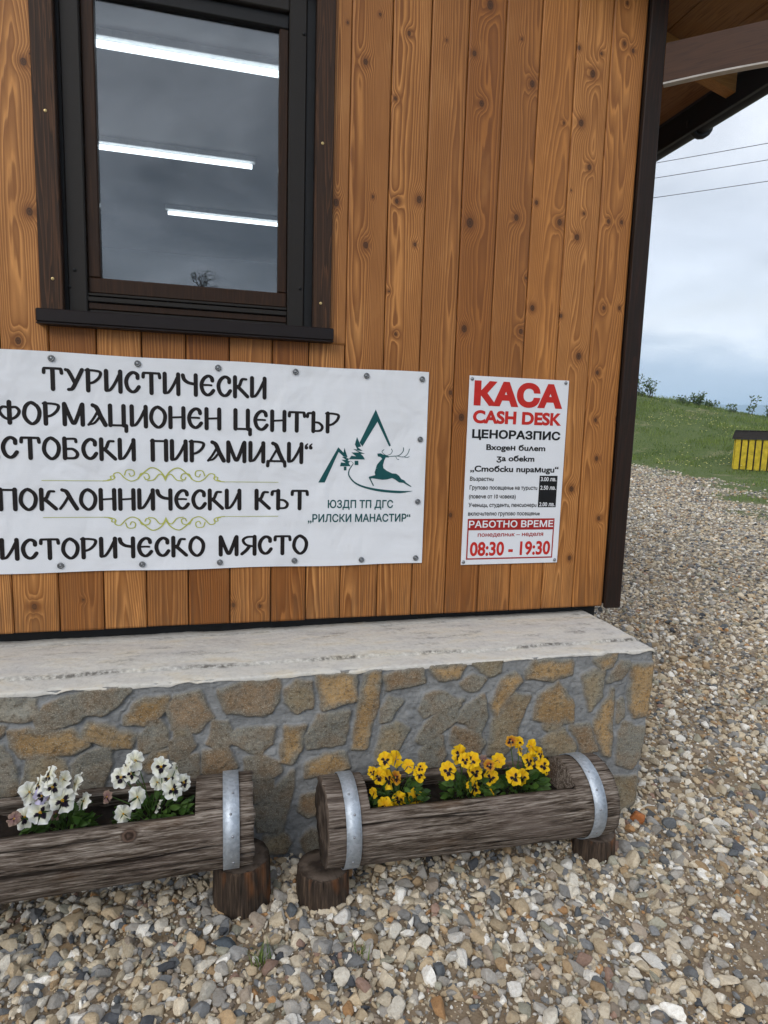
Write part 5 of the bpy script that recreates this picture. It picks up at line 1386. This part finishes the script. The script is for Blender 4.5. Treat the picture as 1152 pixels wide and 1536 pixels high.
tag(gg, 'green meadow grass on the slope behind the gravel', kind='stuff')
# small yellow and white wild flowers in the grass
rs = np.random.default_rng(4); xy = wedge(17, 27, 37, 50)(900, rs); xy = xy[grass_mask(xy[:, 0], xy[:, 1]) > .9]
xy = xy[fbm(xy[:, 0]*.7, xy[:, 1]*.7, 3, 3) > -.05]
b, f = ico(1); V = []; F = []
for i, (x, y) in enumerate(xy):
    V.append(b*np.array([.018, .018, .008])*rs.uniform(.6, 1.2)+np.array([x, y, float(terr(x, y))+rs.uniform(.08, .15)])); F.append(f+i*len(b))
tag(place('wildflowers', mesh_from('wildflowers', np.concatenate(V), np.concatenate(F), [mat_plain('pale_yellow_flower', (.70, .66, .25), .7)], True)),
    'scattered pale yellow wildflowers in the meadow grass', kind='stuff')

def shrub(x, y, h, spread, nst, nleaf, lsize, label, seed, cat='shrub', name='shrub', lean=0.0):
    rs = np.random.default_rng(seed); z = float(terr(x, y)); root = thing(name, (x, y, z), label, cat, 'young plants along the crest of the slope')
    stem = MB(); pts = []; dirs = []
    for i in range(nst):
        a = rs.uniform(0, 2*PI); top = np.array([x+math.cos(a)*spread*rs.uniform(.2, 1)+lean, y+math.sin(a)*spread*rs.uniform(.2, 1), z+h*rs.uniform(.6, 1)])
        b0 = np.array([x+rs.normal(0, .05), y+rs.normal(0, .05), z-.1]); mid = (b0+top)/2+rs.normal(0, spread*.12, 3)
        stem.tube([b0, mid, top], [.016, .011, .004], 5)
        for k in range(nleaf):
            t = rs.uniform(.30, 1.0); p = (1-t)**2*b0+2*t*(1-t)*mid+t*t*top
            d = rs.normal(size=3); d[2] = abs(d[2])*.5
            pts.append(p+d*spread*.10); dirs.append(d)
    stem.build('stem', MT['bark'], root, smooth=True)
    v, f, r_ = leaf_cluster(pts, dirs, lsize, rs); part('foliage', v, f, MT['shrub'], root, True, attrs={'rnd': r_})
def crest(px, t, below=0): 
    d = ray(px, 640); d = d/np.hypot(d[0], d[1]); return (CAM[0]+d[0]*t, CAM[1]+d[1]*t)
for (px, t, h, sp_, ns, nl, ls, lab, nm) in [
    (957, 27.5, .9, .42, 6, 20, .10, 'bushy leafy shrub on the crest right beside the house corner', 'shrub'),
    (975, 27.5, .85, .40, 6, 22, .10, 'open airy shrub on the crest with round leaf clusters', 'shrub'),
    (1024, 28, .34, .50, 7, 26, .09, 'low wide dark green bush on the grass crest', 'shrub'),
    (1042, 28, .55, .30, 7, 30, .10, 'spiky dark green bush with pointed leaves on the crest', 'shrub'),
    (1060, 28.5, .30, .45, 6, 24, .10, 'small drooping bush in front of the blue mountains', 'shrub'),
    (1100, 28, .42, .35, 4, 14, .10, 'thin bent plant left of the tall sapling', 'shrub'),
    (1122, 28, 1.05, .22, 2, 22, .12, 'slender sapling standing above the crest over the bin', 'sapling'),
    (1149, 28, .48, .40, 5, 16, .09, 'sparse bush at the right picture edge above the bin', 'shrub')]:
    x, y = crest(px, t); shrub(x, y, h, sp_, ns, nl, ls, lab, int(px), 'sapling' if nm == 'sapling' else 'shrub', nm, .25 if nm == 'sapling' else 0)

# litter bin
bx, by = 13.03, 10.51
bz = float(terr(12.6, 10.35))-.02
bin_ = thing('litter_bin', (bx, by, bz), 'yellow slatted wooden litter bin with a black lid on the grass edge', 'litter bin')
bin_.rotation_euler = (0, 0, rad(-60))
def local(o_mb, name, mat, par, smooth=False): return place(name, mesh_from(name, np.concatenate(o_mb.v), o_mb.f, mat if isinstance(mat, list) else [mat], smooth, fmat=o_mb.m), par, world=False)
hw, hh = .40, .80
mb = MB()
for sx in (-1, 1):
    for sy in (-1, 1): mb.box((sx*(hw-.07)-.03, sy*(hw-.07)-.03, 0), (sx*(hw-.07)+.03, sy*(hw-.07)+.03, hh+.02), .004)
mb.box((-hw+.04, -hw+.04, .05), (hw-.04, hw-.04, hh-.05), .01)
local(mb, 'bin_frame', MT['lid'], bin_)
for k in range(4):
    mb = MB(); Rm = Matrix.Rotation(k*PI/2, 4, 'Z')
    for j in range(5):
        x0 = -hw+.015+j*(2*hw-.03)/5
        mb.box((x0+.018, -hw-.012, .05+random.uniform(-.01, .01)), (x0+(2*hw-.03)/5-.018, -hw+.012, hh), .004)
    vv = np.concatenate(mb.v) @ np.array(Rm.to_3x3()).T; mb.v = [vv]
    local(mb, 'slat_panel', MT['yellow'], bin_)
mb = MB()
a = hw+.05; b_ = hw+.01
v = [(-a, -a, hh+.005), (a, -a, hh+.005), (a, a, hh+.005), (-a, a, hh+.005), (-b_, -b_, hh+.20), (b_, -b_, hh+.20), (b_, b_, hh+.20), (-b_, b_, hh+.20)]
mb.add(v, [[3, 2, 1, 0], [4, 5, 6, 7], [0, 1, 5, 4], [1, 2, 6, 5], [2, 3, 7, 6], [3, 0, 4, 7]])
for j in range(5): mb.box((-b_+j*2*b_/5+.006, -b_-.015, hh+.2005), (-b_+(j+1)*2*b_/5-.006, b_+.015, hh+.228), .004)
local(mb, 'lid', MT['lid'], bin_)

# power lines over the hill
for (pa, pb, lab) in [((1152, 215), (983, 245), 'highest of three thin power lines crossing the pale sky'), ((1152, 240), (980, 270), 'middle of three thin power lines crossing the pale sky'), ((1152, 272), (978, 298), 'lowest of three thin power lines crossing the pale sky')]:
    A0 = CAM+ray(*pa)*20; B0 = CAM+ray(*pb)*21.7; d = B0-A0; d[2] = 0; d /= np.linalg.norm(d)
    zz_ = (A0[2]+B0[2])/2; mid = (A0+B0)/2; pts = []
    for s_ in np.linspace(-26, 26, 41): q = mid+d*s_; q[2] = A0[2]+(B0[2]-A0[2])*(s_+2)/4*0+ .0016*s_*s_; pts.append(q)
    pts = np.array(pts)-mid; pts[:, 2] = pts[:, 2]
    o = place('power_line', mesh_from('power_line', *(lambda m: (np.concatenate(m.v), m.f))(MB().tube(pts, .010, 6)), [MT['wire']], True)); o.location = tuple(mid)
    tag(o, lab, 'power line', 'power lines')

# bare tree behind the photographer, mirrored in the pane
tr = thing('tree', (-1.5, -50, float(terr(-1.5, -50))), 'nearly leafless tree mirrored small at the bottom of the window pane', 'tree')
rs = np.random.default_rng(12); wood = MB(); tips = []
tz = float(terr(-1.5, -50))
def limb(p, d, ln, r_, depth):
    q = p+d*ln; m = (p+q)/2+rs.normal(0, ln*.05, 3)
    wood.tube([p, m, q], [r_, r_*.82, r_*.62], 6 if depth < 2 else 4, cap=False)
    if depth >= 5: tips.append(q); return
    for k in range(2 if depth > 0 else 8):
        nd = d+rs.normal(0, .55, 3); nd[2] = nd[2]*.6+.25
        if depth == 0: nd = np.array([.75*math.cos(2.4*k), .75*math.sin(2.4*k), .45+.13*k])
        nd /= np.linalg.norm(nd); limb(q-d*ln*rs.uniform(0, .25), nd, ln*rs.uniform(.66, .84), r_*.62, depth+1)
wood.tube([(-1.5, -50, tz-.2), (-1.45, -50, tz+6), (-1.5, -50, tz+11.3)], [.28, .22, .16], 10)
limb(np.array([-1.5, -50, tz+11.2]), np.array([0, 0, 1.0]), .75, .085, 0)
wood.build('trunk', MT['bark'], tr, smooth=True)
tp = tips
v, f, r_ = leaf_cluster([t+rs.normal(0, .08, 3) for t in tp], [rs.normal(size=3) for _ in tp], .12, rs)
part('crown', v, f, MT['shrub'], tr, True, attrs={'rnd': r_})

# ------------------------------------------------------------------ haze: one box of thin air round everything
hz = Mat('thin_air'); hz.n.remove(hz.p)
pv = hz.n.new('ShaderNodeVolumePrincipled'); pv.inputs['Color'].default_value = (.58, .77, 1.0, 1); pv.inputs['Density'].default_value = 9.0e-4
pv.inputs['Anisotropy'].default_value = 0.0
hz.l.new(pv.outputs[0], hz.out.inputs['Volume'])
mb = MB(); mb.box((-2600, -2600, -45), (2600, 2600, 135), 0)
ho = mb.build('haze', hz.m); tag(ho, 'thin bluish air fading the far mountains', kind='stuff')
